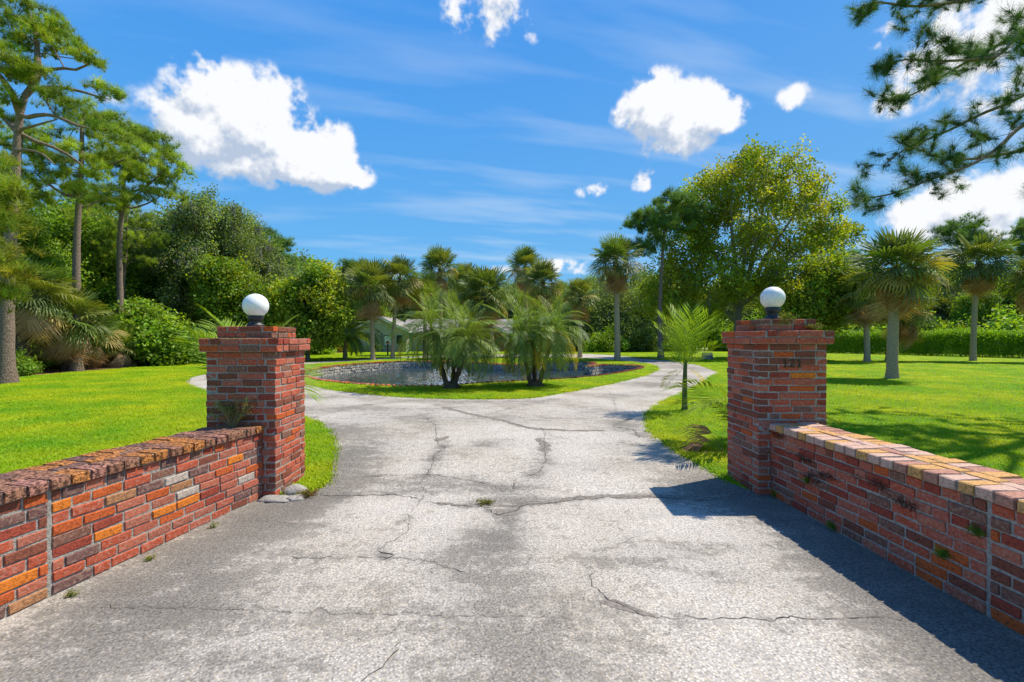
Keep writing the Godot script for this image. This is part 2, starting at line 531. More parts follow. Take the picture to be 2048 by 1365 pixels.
func make_shared() -> void:
	G.bricks = []
	for i in 8: G.bricks.append(brick_mesh(i))
	G.clump = leaf_clump(16, 0.46, 0.21, 0.15, 11)
	G.clump_small = leaf_clump(22, 0.5, 0.17, 0.10, 12)
	G.clump_far = leaf_clump(22, 0.72, 0.26, 0.16, 13)
	G.clump_hedge = leaf_clump(16, 0.34, 0.13, 0.085, 14)
	G.tuft = tuft(40, 0.27, 0.014, 15, 1.35)
	G.tuft_near = tuft(85, 0.24, 0.0065, 16, 1.5)
	G.moss = moss_mesh()
	G.fan = [fan_leaf(0.15, 1.9, 25, 21), fan_leaf(0.5, 2.1, 26, 22), fan_leaf(0.9, 2.2, 26, 23), fan_leaf(1.9, 1.15, 18, 24, 1.0)]
	palm_mat("palm_a", Color(0.147, 0.230, 0.051))
	palm_mat("palm_b", Color(0.230, 0.262, 0.058))
	palm_mat("palm_c", Color(0.134, 0.179, 0.058))
	palm_mat("palm_d", Color(0.410, 0.333, 0.102))
	palm_mat("dead_a", Color(0.607, 0.418, 0.289))
	palm_mat("dead_b", Color(0.433, 0.246, 0.129))
	palm_mat("feather_a", Color(0.146, 0.232, 0.041))
	palm_mat("feather_b", Color(0.232, 0.317, 0.046))
	palm_mat("feather_c", Color(0.750, 0.569, 0.068))
	palm_mat("feather_d", Color(0.260, 0.380, 0.035))

# ---------------------------------------------------------------- ground
# outlines in metres: x to the right, y = distance ahead of the gate view
const ISLAND := [-7.2, 15.82, -5.85, 14.24, -4.74, 13.31, -3.32, 12.38, -2.29, 11.97, -1.22, 11.77, -0.31, 11.77, 0.47, 11.97, 1.05, 12.6, 2.9, 14.99, 5.7, 19.51, 7.62, 23.74, 8.47, 27.92, 8.03, 30.96, 6.72, 34.74,
	3.3, 38.8, -1.04, 39.56, -7.17, 37.5, -8.66, 35.16, -11.0, 31.0, -12.1, 28.5, -12.2, 26.0, -11.6, 23.5, -10.6, 20.5, -9.2, 18.0]
const DRIVE := [-3.1, -4.0, -3.1, 1.0, -2.9, 3.0, -2.7, 4.5, -2.5, 4.6, -2.12, 4.6, -1.99, 4.78, -2.08, 5.15, -2.22, 5.54, -2.6, 6.62, -3.14, 7.74, -3.65, 8.53, -4.4, 9.3, -6.0, 10.8, -7.6, 12.2, -9.31, 13.69, -10.31, 14.68, -11.8, 16.37, -12.86, 18.03, -13.45, 19.78,
	-14.5, 24.0, -14.5, 28.0, -13.4, 31.5, -11.6, 35.0, -9.4, 39.0, -7.0, 43.0, -1.1, 46.0, 4.0, 47.0, 8.14, 47.0, 9.94, 41.89, 10.8, 35.6, 11.24, 32.37, 11.1, 26.87, 9.72, 21.26, 7.84, 18.03, 6.4, 15.48, 3.83, 11.39, 2.94, 9.69, 2.49, 8.38, 2.31, 7.34, 2.3, 6.42, 2.35, 5.7, 2.38, 4.96, 2.48, 4.6, 2.9, 4.4, 3.0, 1.0, 3.0, -4.0]
const POND := [-9.6, 20.4, -8.75, 19.0, -7.81, 17.8, -7.15, 16.95, -5.57, 15.65, -4.35, 14.99, -3.0, 14.83, -1.98, 15.15, -0.43, 16.18, 1.43, 17.16, 3.67, 18.99, 5.68, 21.91, 6.5, 23.3, 7.05, 24.6, 7.2, 25.9, 6.6, 27.1, 5.3, 27.0, 4.35, 25.5, 4.6, 26.8, 5.2, 28.4, 5.1, 29.8, 4.0, 30.3, 2.15, 29.8, 1.6, 27.3, 0.4, 27.4, -0.74, 27.9,
	-2.4, 29.6, -4.05, 30.9, -6.05, 31.6, -7.62, 30.9, -9.07, 29.0, -9.97, 26.4, -10.15, 23.7, -10.05, 21.8]

func outline(a: Array) -> PackedVector2Array:
	var p := PackedVector2Array()
	for i in a.size() / 2: p.append(Vector2(a[2 * i], a[2 * i + 1]))
	return p

func rounded(p: PackedVector2Array, step: float) -> PackedVector2Array:
	var c := Curve2D.new()
	for i in p.size() + 1:
		var k := i % p.size()
		var t := (p[(k + 1) % p.size()] - p[(k - 1 + p.size()) % p.size()]) * 0.17
		c.add_point(p[k], -t, t)
	var n := int(c.get_baked_length() / step)
	var out := PackedVector2Array()
	for i in n: out.append(c.sample_baked(c.get_baked_length() * i / n, true))
	return out

func ring_parts(outer: PackedVector2Array, hole: PackedVector2Array) -> Array:   # outer without hole, as shapes without holes
	var mid := 0.0
	for q in hole: mid += q.x / hole.size()
	var res := []
	for half in [[-5000.0, mid], [mid, 5000.0]]:
		var box := PackedVector2Array([Vector2(half[0], -5000), Vector2(half[1], -5000), Vector2(half[1], 5000), Vector2(half[0], 5000)])
		for a in Geometry2D.intersect_polygons(outer, box):
			for b in Geometry2D.clip_polygons(a, hole): res.append(b)
	return res

func sheet(shapes: Array, y: float, skirt := 0.0, uv2 := Rect2()) -> ArrayMesh:
	var b := MB.new()
	var u := PackedVector2Array()
	for p in shapes:
		var ids := Geometry2D.triangulate_polygon(p)
		for i in range(0, ids.size(), 3):
			var t := [p[ids[i]], p[ids[i + 1]], p[ids[i + 2]]]
			b.face(Vector3(t[0].x, y, -t[0].y), Vector3(t[1].x, y, -t[1].y), Vector3(t[2].x, y, -t[2].y), Vector3.UP)
		if skirt > 0.0:
			for i in p.size():
				var e: Vector2 = p[i]
				var f: Vector2 = p[(i + 1) % p.size()]
				b.quad(Vector3(e.x, y, -e.y), Vector3(f.x, y, -f.y), Vector3(f.x, y - skirt, -f.y), Vector3(e.x, y - skirt, -e.y), Vector3(f.y - e.y, 0, f.x - e.x))
	if uv2.size.x > 0:
		for q in b.v: u.append(Vector2((q.x - uv2.position.x) / uv2.size.x, (-q.z - uv2.position.y) / uv2.size.y))
	return b.mesh(u)

var pond: PackedVector2Array
var island: PackedVector2Array
var drive: PackedVector2Array

func structure(called: String, mesh: Mesh, m: Material) -> MeshInstance3D:
	var o := part(called, mesh, m, self, "structure")
	return o

func build_ground() -> void:
	pond = rounded(outline(POND), 0.42)
	island = rounded(outline(ISLAND), 0.5)
	drive = outline(DRIVE)
	var big := PackedVector2Array([Vector2(-900, -200), Vector2(900, -200), Vector2(900, 1500), Vector2(-900, 1500)])
	structure("lawn", sheet(ring_parts(big, pond), -0.006), M.lawn)
	# leaf litter under the trees
	var litter := outline([-18.6, 14.5, -19.6, 17.5, -20.3, 20.0, -20.8, 22.5, -20.4, 25.0, -21.3, 28.5, -20.4, 31.0, -20.4, 34.0, -18.8, 40.0, -18.0, 47.0, -22.0, 62.0, -60.0, 64.0, -60.0, 10.0, -22.0, 9.0])
	structure("leaf_litter", sheet([litter], 0.002), M.mulch)
	var litter2 := outline([-24.0, 63.0, 0.0, 60.0, 12.0, 56.0, 26.0, 56.0, 34.0, 52.0, 37.8, 46.8, 39.4, 42.4, 40.8, 38.6, 44.0, 30.0, 70.0, 30.0, 90.0, 120.0, -60.0, 120.0])
	structure("leaf_litter", sheet([litter2], 0.002), M.mulch)
	structure("leaf_litter", sheet([outline([8.9, 38.0, 9.9, 36.0, 11.0, 32.6, 12.6, 33.2, 12.4, 36.6, 11.2, 38.0])], 0.006), M.mulch)

# how stained the concrete is at a place: 1 clean, 0 black
var n_a: FastNoiseLite
var n_b: FastNoiseLite
var n_c: FastNoiseLite
const STAINS := [   # x, distance, half width, half depth, strength
	[-0.12, 3.55, 0.22, 0.30, 0.75], [-0.02, 3.95, 0.12, 0.25, 0.65], [-0.3, 3.3, 0.35, 0.45, 0.34], [-0.15, 2.7, 0.45, 0.55, 0.36], [0.05, 4.75, 0.25, 0.18, 0.7], [-0.05, 4.4, 0.45, 0.10, 0.6],
	[-0.35, 4.75, 0.5, 0.12, 0.5], [-0.55, 5.05, 0.35, 0.2, 0.42], [-0.9, 4.7, 0.5, 0.14, 0.4], [0.3, 5.3, 0.12, 0.35, 0.5], [0.44, 6.3, 0.12, 0.6, 0.4], [-1.0, 6.2, 0.12, 0.9, 0.4], [0.95, 3.2, 0.5, 0.12, 0.34], [1.4, 3.4, 0.6, 0.15, 0.3],
	[-0.4, 6.7, 0.3, 0.12, 0.6], [-0.2, 7.0, 0.4, 0.15, 0.35], [-1.9, 6.4, 0.5, 0.9, 0.35], [2.1, 8.0, 0.5, 0.8, 0.5], [1.4, 3.0, 0.35, 0.14, 0.3], [-1.2, 2.15, 0.5, 0.25, 0.35], [0.1, 2.1, 0.5, 0.35, 0.3],
	[2.45, 3.2, 0.5, 2.4, 1.1], [2.4, 2.0, 0.45, 1.4, 0.8], [2.1, 4.6, 0.45, 0.5, 1.1], [-2.3, 3.5, 0.55, 1.8, 0.85], [-1.95, 4.6, 0.42, 0.9, 0.8], [-2.3, 5.9, 0.45, 1.0, 0.8], [-3.1, 7.6, 0.7, 1.1, 0.7], [-2.0, 2.6, 0.7, 0.5, 0.5], [-1.2, 4.9, 0.5, 0.25, 0.4], [0.9, 5.6, 0.6, 0.3, 0.25], [1.6, 6.6, 0.5, 0.5, 0.3], [-0.2, 9.0, 1.2, 0.5, 0.3], [-2.4, 9.2, 1.2, 0.6, 0.4], [1.9, 9.6, 0.8, 0.9, 0.4],
	[-3.0, 10.2, 2.6, 0.5, 0.35], [-5.5, 12.2, 2.4, 0.7, 0.4], [-1.0, 11.4, 2.0, 0.35, 0.45], [0.8, 11.6, 1.0, 0.5, 0.35], [3.2, 12.6, 1.2, 0.6, 0.4], [4.6, 15.5, 1.2, 1.2, 0.45], [6.5, 18.5, 1.4, 2.0, 0.45], [9.4, 25.0, 1.6, 3.5, 0.5], [9.6, 31.5, 2.0, 3.5, 0.5], [-10.5, 31.0, 3.0, 6.0, 0.55], [-12.5, 22.0, 2.0, 4.0, 0.4],
]

const CRACKS := [
	[[-1.9, 4.53, -1.66, 4.52, -1.22, 4.56, -0.95, 4.46, -0.73, 4.32, -0.49, 4.25, -0.18, 4.21], 0.014],
	[[-0.02, 4.22, 0.36, 4.33, 0.86, 4.46, 1.36, 4.49, 1.8, 4.40, 2.3, 4.55], 0.012], [[0.0, 4.29, 0.4, 4.41, 0.9, 4.54, 1.4, 4.57, 1.85, 4.47], 0.008],
	[[-0.25, 4.2, -0.12, 4.02, 0.0, 4.1, 0.12, 4.25], 0.016],
	[[-1.72, 5.14, -1.0, 5.26, -0.7, 5.14, -0.35, 4.96, -0.07, 4.64], 0.013], [[-0.97, 5.2, -0.99, 5.54, -1.05, 6.14, -0.95, 6.5, -1.1, 6.72, -1.4, 8.28, -1.9, 9.4], 0.014], [[0.0, 4.6, 0.03, 5.01, 0.33, 5.33, 0.44, 5.88, 0.47, 6.72, 0.55, 7.62, 0.5, 8.0], 0.013],
	[[-0.97, 5.2, -1.0, 4.9, -0.85, 4.6, -0.9, 4.3, -0.92, 4.0, -0.85, 3.7, -1.0, 3.35], 0.007],
	[[-1.6, 3.24, -1.37, 3.24, -0.9, 3.25, -0.57, 3.19, -0.31, 3.02], 0.008], [[-1.0, 3.35, -0.85, 3.28, -0.95, 3.2], 0.015],
	[[-2.4, 2.65, -0.92, 2.58, 0.4, 2.54], 0.005], [[0.75, 2.55, 1.05, 2.53, 1.5, 2.53, 2.2, 2.54], 0.009], [[0.5, 2.95, 0.55, 2.78, 0.62, 2.68, 0.75, 2.55], 0.008],
	[[-0.55, 2.35, -0.62, 2.2, -0.7, 2.05], 0.006], [[-1.91, 10.95, -0.88, 9.49, -0.23, 8.79, 0.31, 7.96, 1.07, 7.74, 2.2, 7.82], 0.012], [[1.13, 11.9, 0.19, 10.63, -0.55, 9.25], 0.012],
	[[-3.95, 8.9, -3.66, 10.6, -2.33, 11.6], 0.014], [[2.0, 7.2, 2.1, 7.8, 1.8, 8.1, 2.3, 8.9], 0.02], [[0.6, 7.4, 0.95, 7.0, 0.55, 6.75], 0.008], [[2.9, 13.6, 2.6, 11.6, 2.2, 9.6], 0.01], [[1.0, 3.6, 0.62, 3.3, 0.5, 2.95], 0.004], [[1.5, 4.3, 2.0, 4.0, 2.4, 3.9], 0.006], [[-2.2, 3.9, -1.6, 3.8, -1.2, 3.6], 0.004],
]

func stain_map(size: Vector2i, r: Rect2) -> Image:
	n_a = fnoise(61, 0.45, 5)
	n_b = fnoise(62, 3.2, 4)
	n_c = fnoise(63, 9.0, 5)
	n_c.fractal_gain = 0.7
	var g := PackedFloat32Array()
	var gw := size.x / 4
	var gh := size.y / 4
	g.resize(gw * gh)
	var spots := STAINS.duplicate()
	for l in CRACKS:
		var cv := Curve2D.new()
		for q in outline(l[0]): cv.add_point(q)
		var m := int(cv.get_baked_length() / 0.09)
		for i in m:
			var q := cv.sample_baked(i * 0.09) + Vector2(sin(i * 3.7), cos(i * 5.1)) * 0.03
			var wd := 0.05 + 0.04 * sin(i * 1.7 + q.x * 5.0)
			spots.append([q.x, q.y, wd, wd, l[1] * 40.0 * (0.6 + 0.5 * sin(i * 0.9))])
	for s in spots:
		for y in range(maxi(0, int((s[1] - 2.0 * s[3] - r.position.y) / r.size.y * gh)), mini(gh, int((s[1] + 2.0 * s[3] - r.position.y) / r.size.y * gh) + 1)):
			var e: float = (r.position.y + r.size.y * (y + 0.5) / gh - s[1]) / s[3]
			for x in range(maxi(0, int((s[0] - 2.0 * s[2] - r.position.x) / r.size.x * gw)), mini(gw, int((s[0] + 2.0 * s[2] - r.position.x) / r.size.x * gw) + 1)):
				var q: float = (r.position.x + r.size.x * (x + 0.5) / gw - s[0]) / s[2]
				g[y * gw + x] += s[4] * exp(-(q * q + e * e) * 1.2)
	var gi := Image.create_from_data(gw, gh, false, Image.FORMAT_RF, g.to_byte_array())
	gi.resize(size.x, size.y, Image.INTERPOLATE_BILINEAR)
	var f := gi.get_data().to_float32_array()
	var out := PackedByteArray()
	out.resize(size.x * size.y * 3)
	for y in size.y:
		var d := r.position.y + r.size.y * (y + 0.5) / size.y
		for x in size.x:
			var px := r.position.x + r.size.x * (x + 0.5) / size.x
			var a := n_a.get_noise_2d(px, d)
			var b := n_b.get_noise_2d(px * 0.55, d * 1.3)
			var c := n_c.get_noise_2d(px, d)
			var g0 := f[y * size.x + x]
			# thin black weathering crust: grainy, worn away in the wheel paths
			var crust := smoothstep(0.10, 0.58, g0 * 0.78 + a * 0.55 + b * 0.60 + c * 0.75 + 0.06)
			var k := clampf(1.0 - exp(-0.85 * g0 * (1.0 + 0.8 * b + 0.6 * c)), 0.0, 1.0)
			var v := clampf(0.94 + 0.14 * b + 0.16 * c - 0.12 * a, 0.5, 1.0) * (1.0 - 0.33 * crust) * (1.0 - 0.64 * k)
			var w := clampf(0.5 + a * 0.9 + b * 0.3, 0.0, 1.0) * (1.0 - k)
			var i := (y * size.x + x) * 3
			out[i] = int(255.0 * pow(v, 0.4545))
			out[i + 1] = int(255.0 * pow(v * lerpf(0.98, 0.95, w), 0.4545))
			out[i + 2] = int(255.0 * pow(v * lerpf(0.945, 0.86, w), 0.4545))
	return Image.create_from_data(size.x, size.y, false, Image.FORMAT_RGB8, out)

func concrete(name_: String, size: Vector2i, r: Rect2, base: ImageTexture, bump: ImageTexture, scale: float) -> StandardMaterial3D:
	var m := mat(lin(1, 1, 1), 0.92, 0.25)
	m.albedo_texture = base
	tri_map(m, Vector3.ONE * scale)
	m.heightmap_enabled = true
	m.heightmap_texture = bump
	m.heightmap_scale = 0.13
	m.detail_enabled = true
	m.detail_blend_mode = BaseMaterial3D.BLEND_MODE_MUL
	m.detail_uv_layer = BaseMaterial3D.DETAIL_UV_2
	m.detail_albedo = tex(stain_map(size, r))
	return m

func build_driveway() -> void:
	var cell := fnoise(71, 0.055, 1, FastNoiseLite.TYPE_CELLULAR)
	cell.cellular_return_type = FastNoiseLite.RETURN_DISTANCE
	var pebble := tile(1024, cell)
	var cellv := fnoise(71, 0.055, 1, FastNoiseLite.TYPE_CELLULAR)
	cellv.cellular_return_type = FastNoiseLite.RETURN_CELL_VALUE
	var tone := tile(1024, cellv)
	var grain := tile(1024, fnoise(73, 0.03, 6))
	# pebbles stand in a darker paste; more of the paste shows where the grain is low
	var pd := pebble.get_data()
	var td := tone.get_data()
	var gd := grain.get_data()
	var rgb := PackedByteArray()
	var hgt := PackedByteArray()
	rgb.resize(pd.size() * 3)
	hgt.resize(pd.size())
	for i in pd.size():
		var e := pd[i] / 255.0
		var t := td[i] / 255.0
		var gq := gd[i] / 255.0
		var stone := (1.0 - smoothstep(0.22, 0.50, e)) * smoothstep(0.25, 0.6, t + (gq - 0.5) * 0.8)
		var paste := 0.385 + 0.36 * (gq - 0.5) - 0.24 * smoothstep(0.60, 0.95, e) * smoothstep(0.62, 0.35, gq)
		var sv := 0.25 + 0.42 * t
		var v := lerpf(paste, sv, stone)
		var warm := stone * (0.12 if t > 0.45 and t < 0.6 else 0.02)
		rgb[i * 3] = int(255.0 * pow(maxf(v, 0.02) * (1.06 + warm * 0.4), 0.4545))
		rgb[i * 3 + 1] = int(255.0 * pow(maxf(v, 0.02) * (1.0 - warm * 0.5), 0.4545))
		rgb[i * 3 + 2] = int(255.0 * pow(maxf(v, 0.02) * (0.93 - warm * 1.8), 0.4545))
		hgt[i] = int(255.0 * clampf(0.25 + 0.6 * stone + 0.3 * (gq - 0.5), 0, 1))
	var t_base := tex(Image.create_from_data(1024, 1024, false, Image.FORMAT_RGB8, rgb))
	var t_bump := tex(Image.create_from_data(1024, 1024, false, Image.FORMAT_L8, hgt))
	var near_r := Rect2(-3.2, 1.0, 6.4, 4.0)
	var far_r := Rect2(-16.0, 3.0, 30.0, 46.0)
	# the slab joint between the gate apron and the driveway runs through the pillars
	var cut := PackedVector2Array([Vector2(-20, -10), Vector2(20, -10), Vector2(20, 4.47), Vector2(1.8, 4.42), Vector2(0.9, 4.46), Vector2(0.3, 4.30), Vector2(-0.2, 4.22), Vector2(-0.75, 4.33), Vector2(-1.2, 4.55), Vector2(-1.7, 4.53), Vector2(-20, 4.53)])
	var apron := Geometry2D.intersect_polygons(drive, cut)
	structure("driveway_apron", sheet(apron, 0.0, 0.05, near_r), concrete("apron", Vector2i(1536, 960), near_r, t_base, t_bump, 1.35))
	var rest := []
	for p in Geometry2D.clip_polygons(drive, cut):
		for q in ring_parts(p, island): rest.append(q)
	structure("driveway", sheet(rest, 0.0, 0.05, far_r), concrete("drive", Vector2i(900, 1380), far_r, t_base, t_bump, 0.9))
	var cr := thing("driveway_crack", "dark cracks and repaired joints running across the grey concrete driveway", "crack", Vector3.ZERO)
	cr.set_meta("kind", "structure")
	for l in CRACKS: part("crack", ribbon(outline(l[0]), l[1] * 0.46, 0.5, 0.0035, 0.04), M.crack, cr)
	for l in [[[-0.02, 4.255, 0.36, 4.37, 0.86, 4.50, 1.36, 4.53, 1.8, 4.435, 2.25, 4.53], 0.085], [[-0.75, 4.34, -0.5, 4.29, -0.2, 4.26, 0.0, 4.25], 0.05], [[-0.14, 4.04, -0.06, 4.13, -0.02, 4.2], 0.16], [[0.5, 2.69, 0.6, 2.70, 0.72, 2.6, 0.8, 2.54], 0.07], [[-1.6, 10.4, -0.88, 9.46, -0.23, 8.76, 0.31, 7.93, 1.07, 7.71, 1.6, 7.74], 0.11], [[0.42, 6.3, 0.5, 6.7, 0.42, 7.2], 0.13], [[-1.15, 6.9, -1.05, 7.3], 0.14]]:
		part("repair_patch", ribbon(outline(l[0]), l[1], 0.3, 0.0018, 0.09), M.patch, cr)

func ribbon(p: PackedVector2Array, w: float, wob: float, y: float, step: float) -> ArrayMesh:
	var c := Curve2D.new()
	for q in p: c.add_point(q)
	var n := maxi(3, int(c.get_baked_length() / step))
	var b := MB.new()
	var last: Array = []
	for i in n + 1:
		var s := c.get_baked_length() * i / n
		var q := c.sample_baked(s) + Vector2(rng.randfn(), rng.randfn()) * minf(0.018, step * 0.3)
		var t := (c.sample_baked(minf(s + 0.05, c.get_baked_length())) - c.sample_baked(maxf(s - 0.05, 0))).normalized()
		var o := Vector2(-t.y, t.x) * w * 0.5 * (1.0 + rf(-wob, wob) * 1.6) * (0.25 if i == 0 or i == n else 1.0)
		var e := [Vector3(q.x + o.x, y, -q.y - o.y), Vector3(q.x - o.x, y, -q.y + o.y)]
		if last.size(): b.quad(last[0], last[1], e[1], e[0], Vector3.UP)
		last = e
	return b.mesh()

# ---------------------------------------------------------------- pond
const WATER_Y := -0.46

func ripples() -> ArrayMesh:      # the pond's surface with small wind and fountain waves
	var edge: PackedVector2Array = Geometry2D.offset_polygon(pond, 0.12)[0]
	var f := fnoise(81, 0.9, 3)
	var st := SurfaceTool.new()
	st.begin(Mesh.PRIMITIVE_TRIANGLES)
	var step := 0.11
	var at := func(i: int, j: int) -> Vector3:
		var x := -10.5 + i * step
		var d := 14.4 + j * step
		var r := Vector2(x + 2.85, d - 20.8).length()
		var y := 0.020 * f.get_noise_2d(x * 1.6, d * 2.6) + 0.007 * sin(r * 11.0) * exp(-r * 0.35)
		return Vector3(x, WATER_Y + y, -d)
	for j in 158:
		for i in 164:
			if not Geometry2D.is_point_in_polygon(Vector2(-10.5 + (i + 0.5) * step, 14.4 + (j + 0.5) * step), edge): continue
			var a: Vector3 = at.call(i, j)
			var b: Vector3 = at.call(i + 1, j)
			var c: Vector3 = at.call(i + 1, j + 1)
			var d: Vector3 = at.call(i, j + 1)
			for q in [a, c, b, a, d, c]: st.add_vertex(q)
	st.generate_normals()
	return st.commit()

func build_pond() -> void:
	structure("water", ripples(), M.water)
	var w := thing("pond_wall", "low grey stone wall edged with small red bricks round the pond", "wall", Vector3.ZERO)
	var b := MB.new()
	for i in pond.size():
		var e := pond[i]
		var f := pond[(i + 1) % pond.size()]
		b.quad(Vector3(e.x, -0.012, -e.y), Vector3(f.x, -0.012, -f.y), Vector3(f.x, -0.75, -f.y), Vector3(e.x, -0.75, -e.y), Vector3(e.y - f.y, 0, e.x - f.x))
	part("mortar", b.mesh(), M.mortar, w)
	var c := Curve2D.new()
	for q in pond: c.add_point(q)
	c.add_point(pond[0])
	var total := c.get_baked_length()
	# which way is water
	var area := 0.0
	for i in pond.size(): area += pond[i].x * pond[(i + 1) % pond.size()].y - pond[(i + 1) % pond.size()].x * pond[i].y
	var turn := 1.0 if area > 0 else -1.0
	var far := SurfaceTool.new()
	far.begin(Mesh.PRIMITIVE_TRIANGLES)
	for row in 3:
		var s := 0.2 * row
		while s < total - 0.2:
			var l := rf(0.34, 0.62)
			var m := c.sample_baked(s + l / 2)
			var t := (c.sample_baked(minf(s + l, total)) - c.sample_baked(s)).normalized()
			var into := Vector3(-t.y, 0, -t.x) * turn
			var along := Vector3(t.x, 0, -t.y)
			var bas := Basis(along, Vector3.UP, into)
			if bas.determinant() < 0: bas = Basis(-along, Vector3.UP, into)
			var h := 0.175
			var tr := Transform3D(bas.scaled_local(Vector3(l - 0.025, h - 0.022, 0.14)), Vector3(m.x, -0.10 - h * row, -m.y) + into * rf(-0.03, 0.02))
			var facing_us := into.z > 0.1
			if facing_us and row < 3:
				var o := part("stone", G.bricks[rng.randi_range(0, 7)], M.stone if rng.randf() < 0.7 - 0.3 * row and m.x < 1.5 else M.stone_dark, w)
				o.transform = tr
			else:
				far.append_from(G.bricks[rng.randi_range(0, 7)], 0, tr)
			s += l
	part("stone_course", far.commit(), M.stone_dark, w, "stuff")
	var st := {}
	var s := 0.0
	var n := 0
	while s < total - 0.1:
		var m := c.sample_baked(s)
		var t := (c.sample_baked(minf(s + 0.1, total)) - c.sample_baked(maxf(s - 0.1, 0))).normalized()
		var into := Vector3(-t.y, 0, -t.x) * turn
		var along := Vector3(t.x, 0, -t.y)
		var bas := Basis(into, Vector3.UP, into.cross(Vector3.UP)) * Basis(Vector3.UP, rf(-0.12, 0.12)) * Basis(Vector3.RIGHT, 0.5 + rf(-0.1, 0.1))
		var near := m.y < 20.0 and into.z < 0.2
		var tr := Transform3D(bas.scaled_local(Vector3(0.2, 0.095, 0.062) * rf(0.92, 1.06)), Vector3(m.x, 0.022, -m.y) - into * 0.015)
		var tone: String = ["red", "rust", "red_c", "pink", "tan", "brown"][rng.randi_range(0, 5)]
		if near and n < 150:
			var o := part("edging_brick", G.bricks[rng.randi_range(0, 7)], M["brick_" + tone], w)
			o.transform = tr
			n += 1
		else:
			if not st.has(tone):
				st[tone] = SurfaceTool.new()
				st[tone].begin(Mesh.PRIMITIVE_TRIANGLES)
			st[tone].append_from(G.bricks[rng.randi_range(0, 7)], 0, tr)
		s += 0.205 if near else 0.15
	for k in st: part("brick_edging", st[k].commit(), M["brick_" + k], w, "stuff")
	# fountain
	var f := thing("fountain", "small white water fountain spraying from the middle of the pond", "fountain", Vector3(-2.85, WATER_Y, -20.8))
	var jets := MB.new()
	for k in 9:
		var a := TAU * k / 9.0
		var reach := 0.0 if k == 0 else 0.75
		var pts := PackedVector3Array()
		var rad := PackedFloat32Array()
		for i in 9:
			var u := i / 8.0
			pts.append(Vector3(cos(a) * reach * u, 1.45 * u if k == 0 else 1.0 * (u * 2.0 - u * u * 1.25), sin(a) * reach * u))
			rad.append(lerpf(0.045, 0.012, u) if k == 0 else lerpf(0.014, 0.006, u))
		jets.tube(pts, rad, 5)
	part("jet", jets.mesh(), M.drop, f)
	var ts: Array[Transform3D] = []
	var cs := PackedColorArray()
	for i in 1500:
		var a := rf(0, TAU)
		var u := pow(rng.randf(), 0.7)
		var r := u * rf(0.5, 1.05) * 1.25
		ts.append(Transform3D(rb() * rf(0.5, 1.3), Vector3(cos(a) * r, maxf(0.02, 1.2 * (1.9 * u - 1.95 * u * u) + rng.randfn() * 0.10), sin(a) * r)))
		cs.append(Color.WHITE)
	var dm := SphereMesh.new()
	dm.radius = 0.011
	dm.height = 0.026
	dm.radial_segments = 5
	dm.rings = 3
	many("spray", dm, M.drop, ts, cs, f)
	var ft: Array[Transform3D] = []
	var fc := PackedColorArray()
	var fm := CylinderMesh.new()
	fm.top_radius = 0.018
	fm.bottom_radius = 0.022
	fm.height = 0.012
	fm.radial_segments = 7
	for i in 300:
		var a := rf(0, TAU)
		var r := 0.1 + absf(rng.randfn()) * 0.5
		ft.append(Transform3D(Basis(Vector3.UP, rf(0, TAU)).scaled_local(Vector3(rf(0.4, 1.5), 1, rf(0.3, 0.8))), Vector3(cos(a) * r * 1.4, 0.007, sin(a) * r)))
		fc.append(Color.WHITE)
	many("foam", fm, M.foam, ft, fc, f)

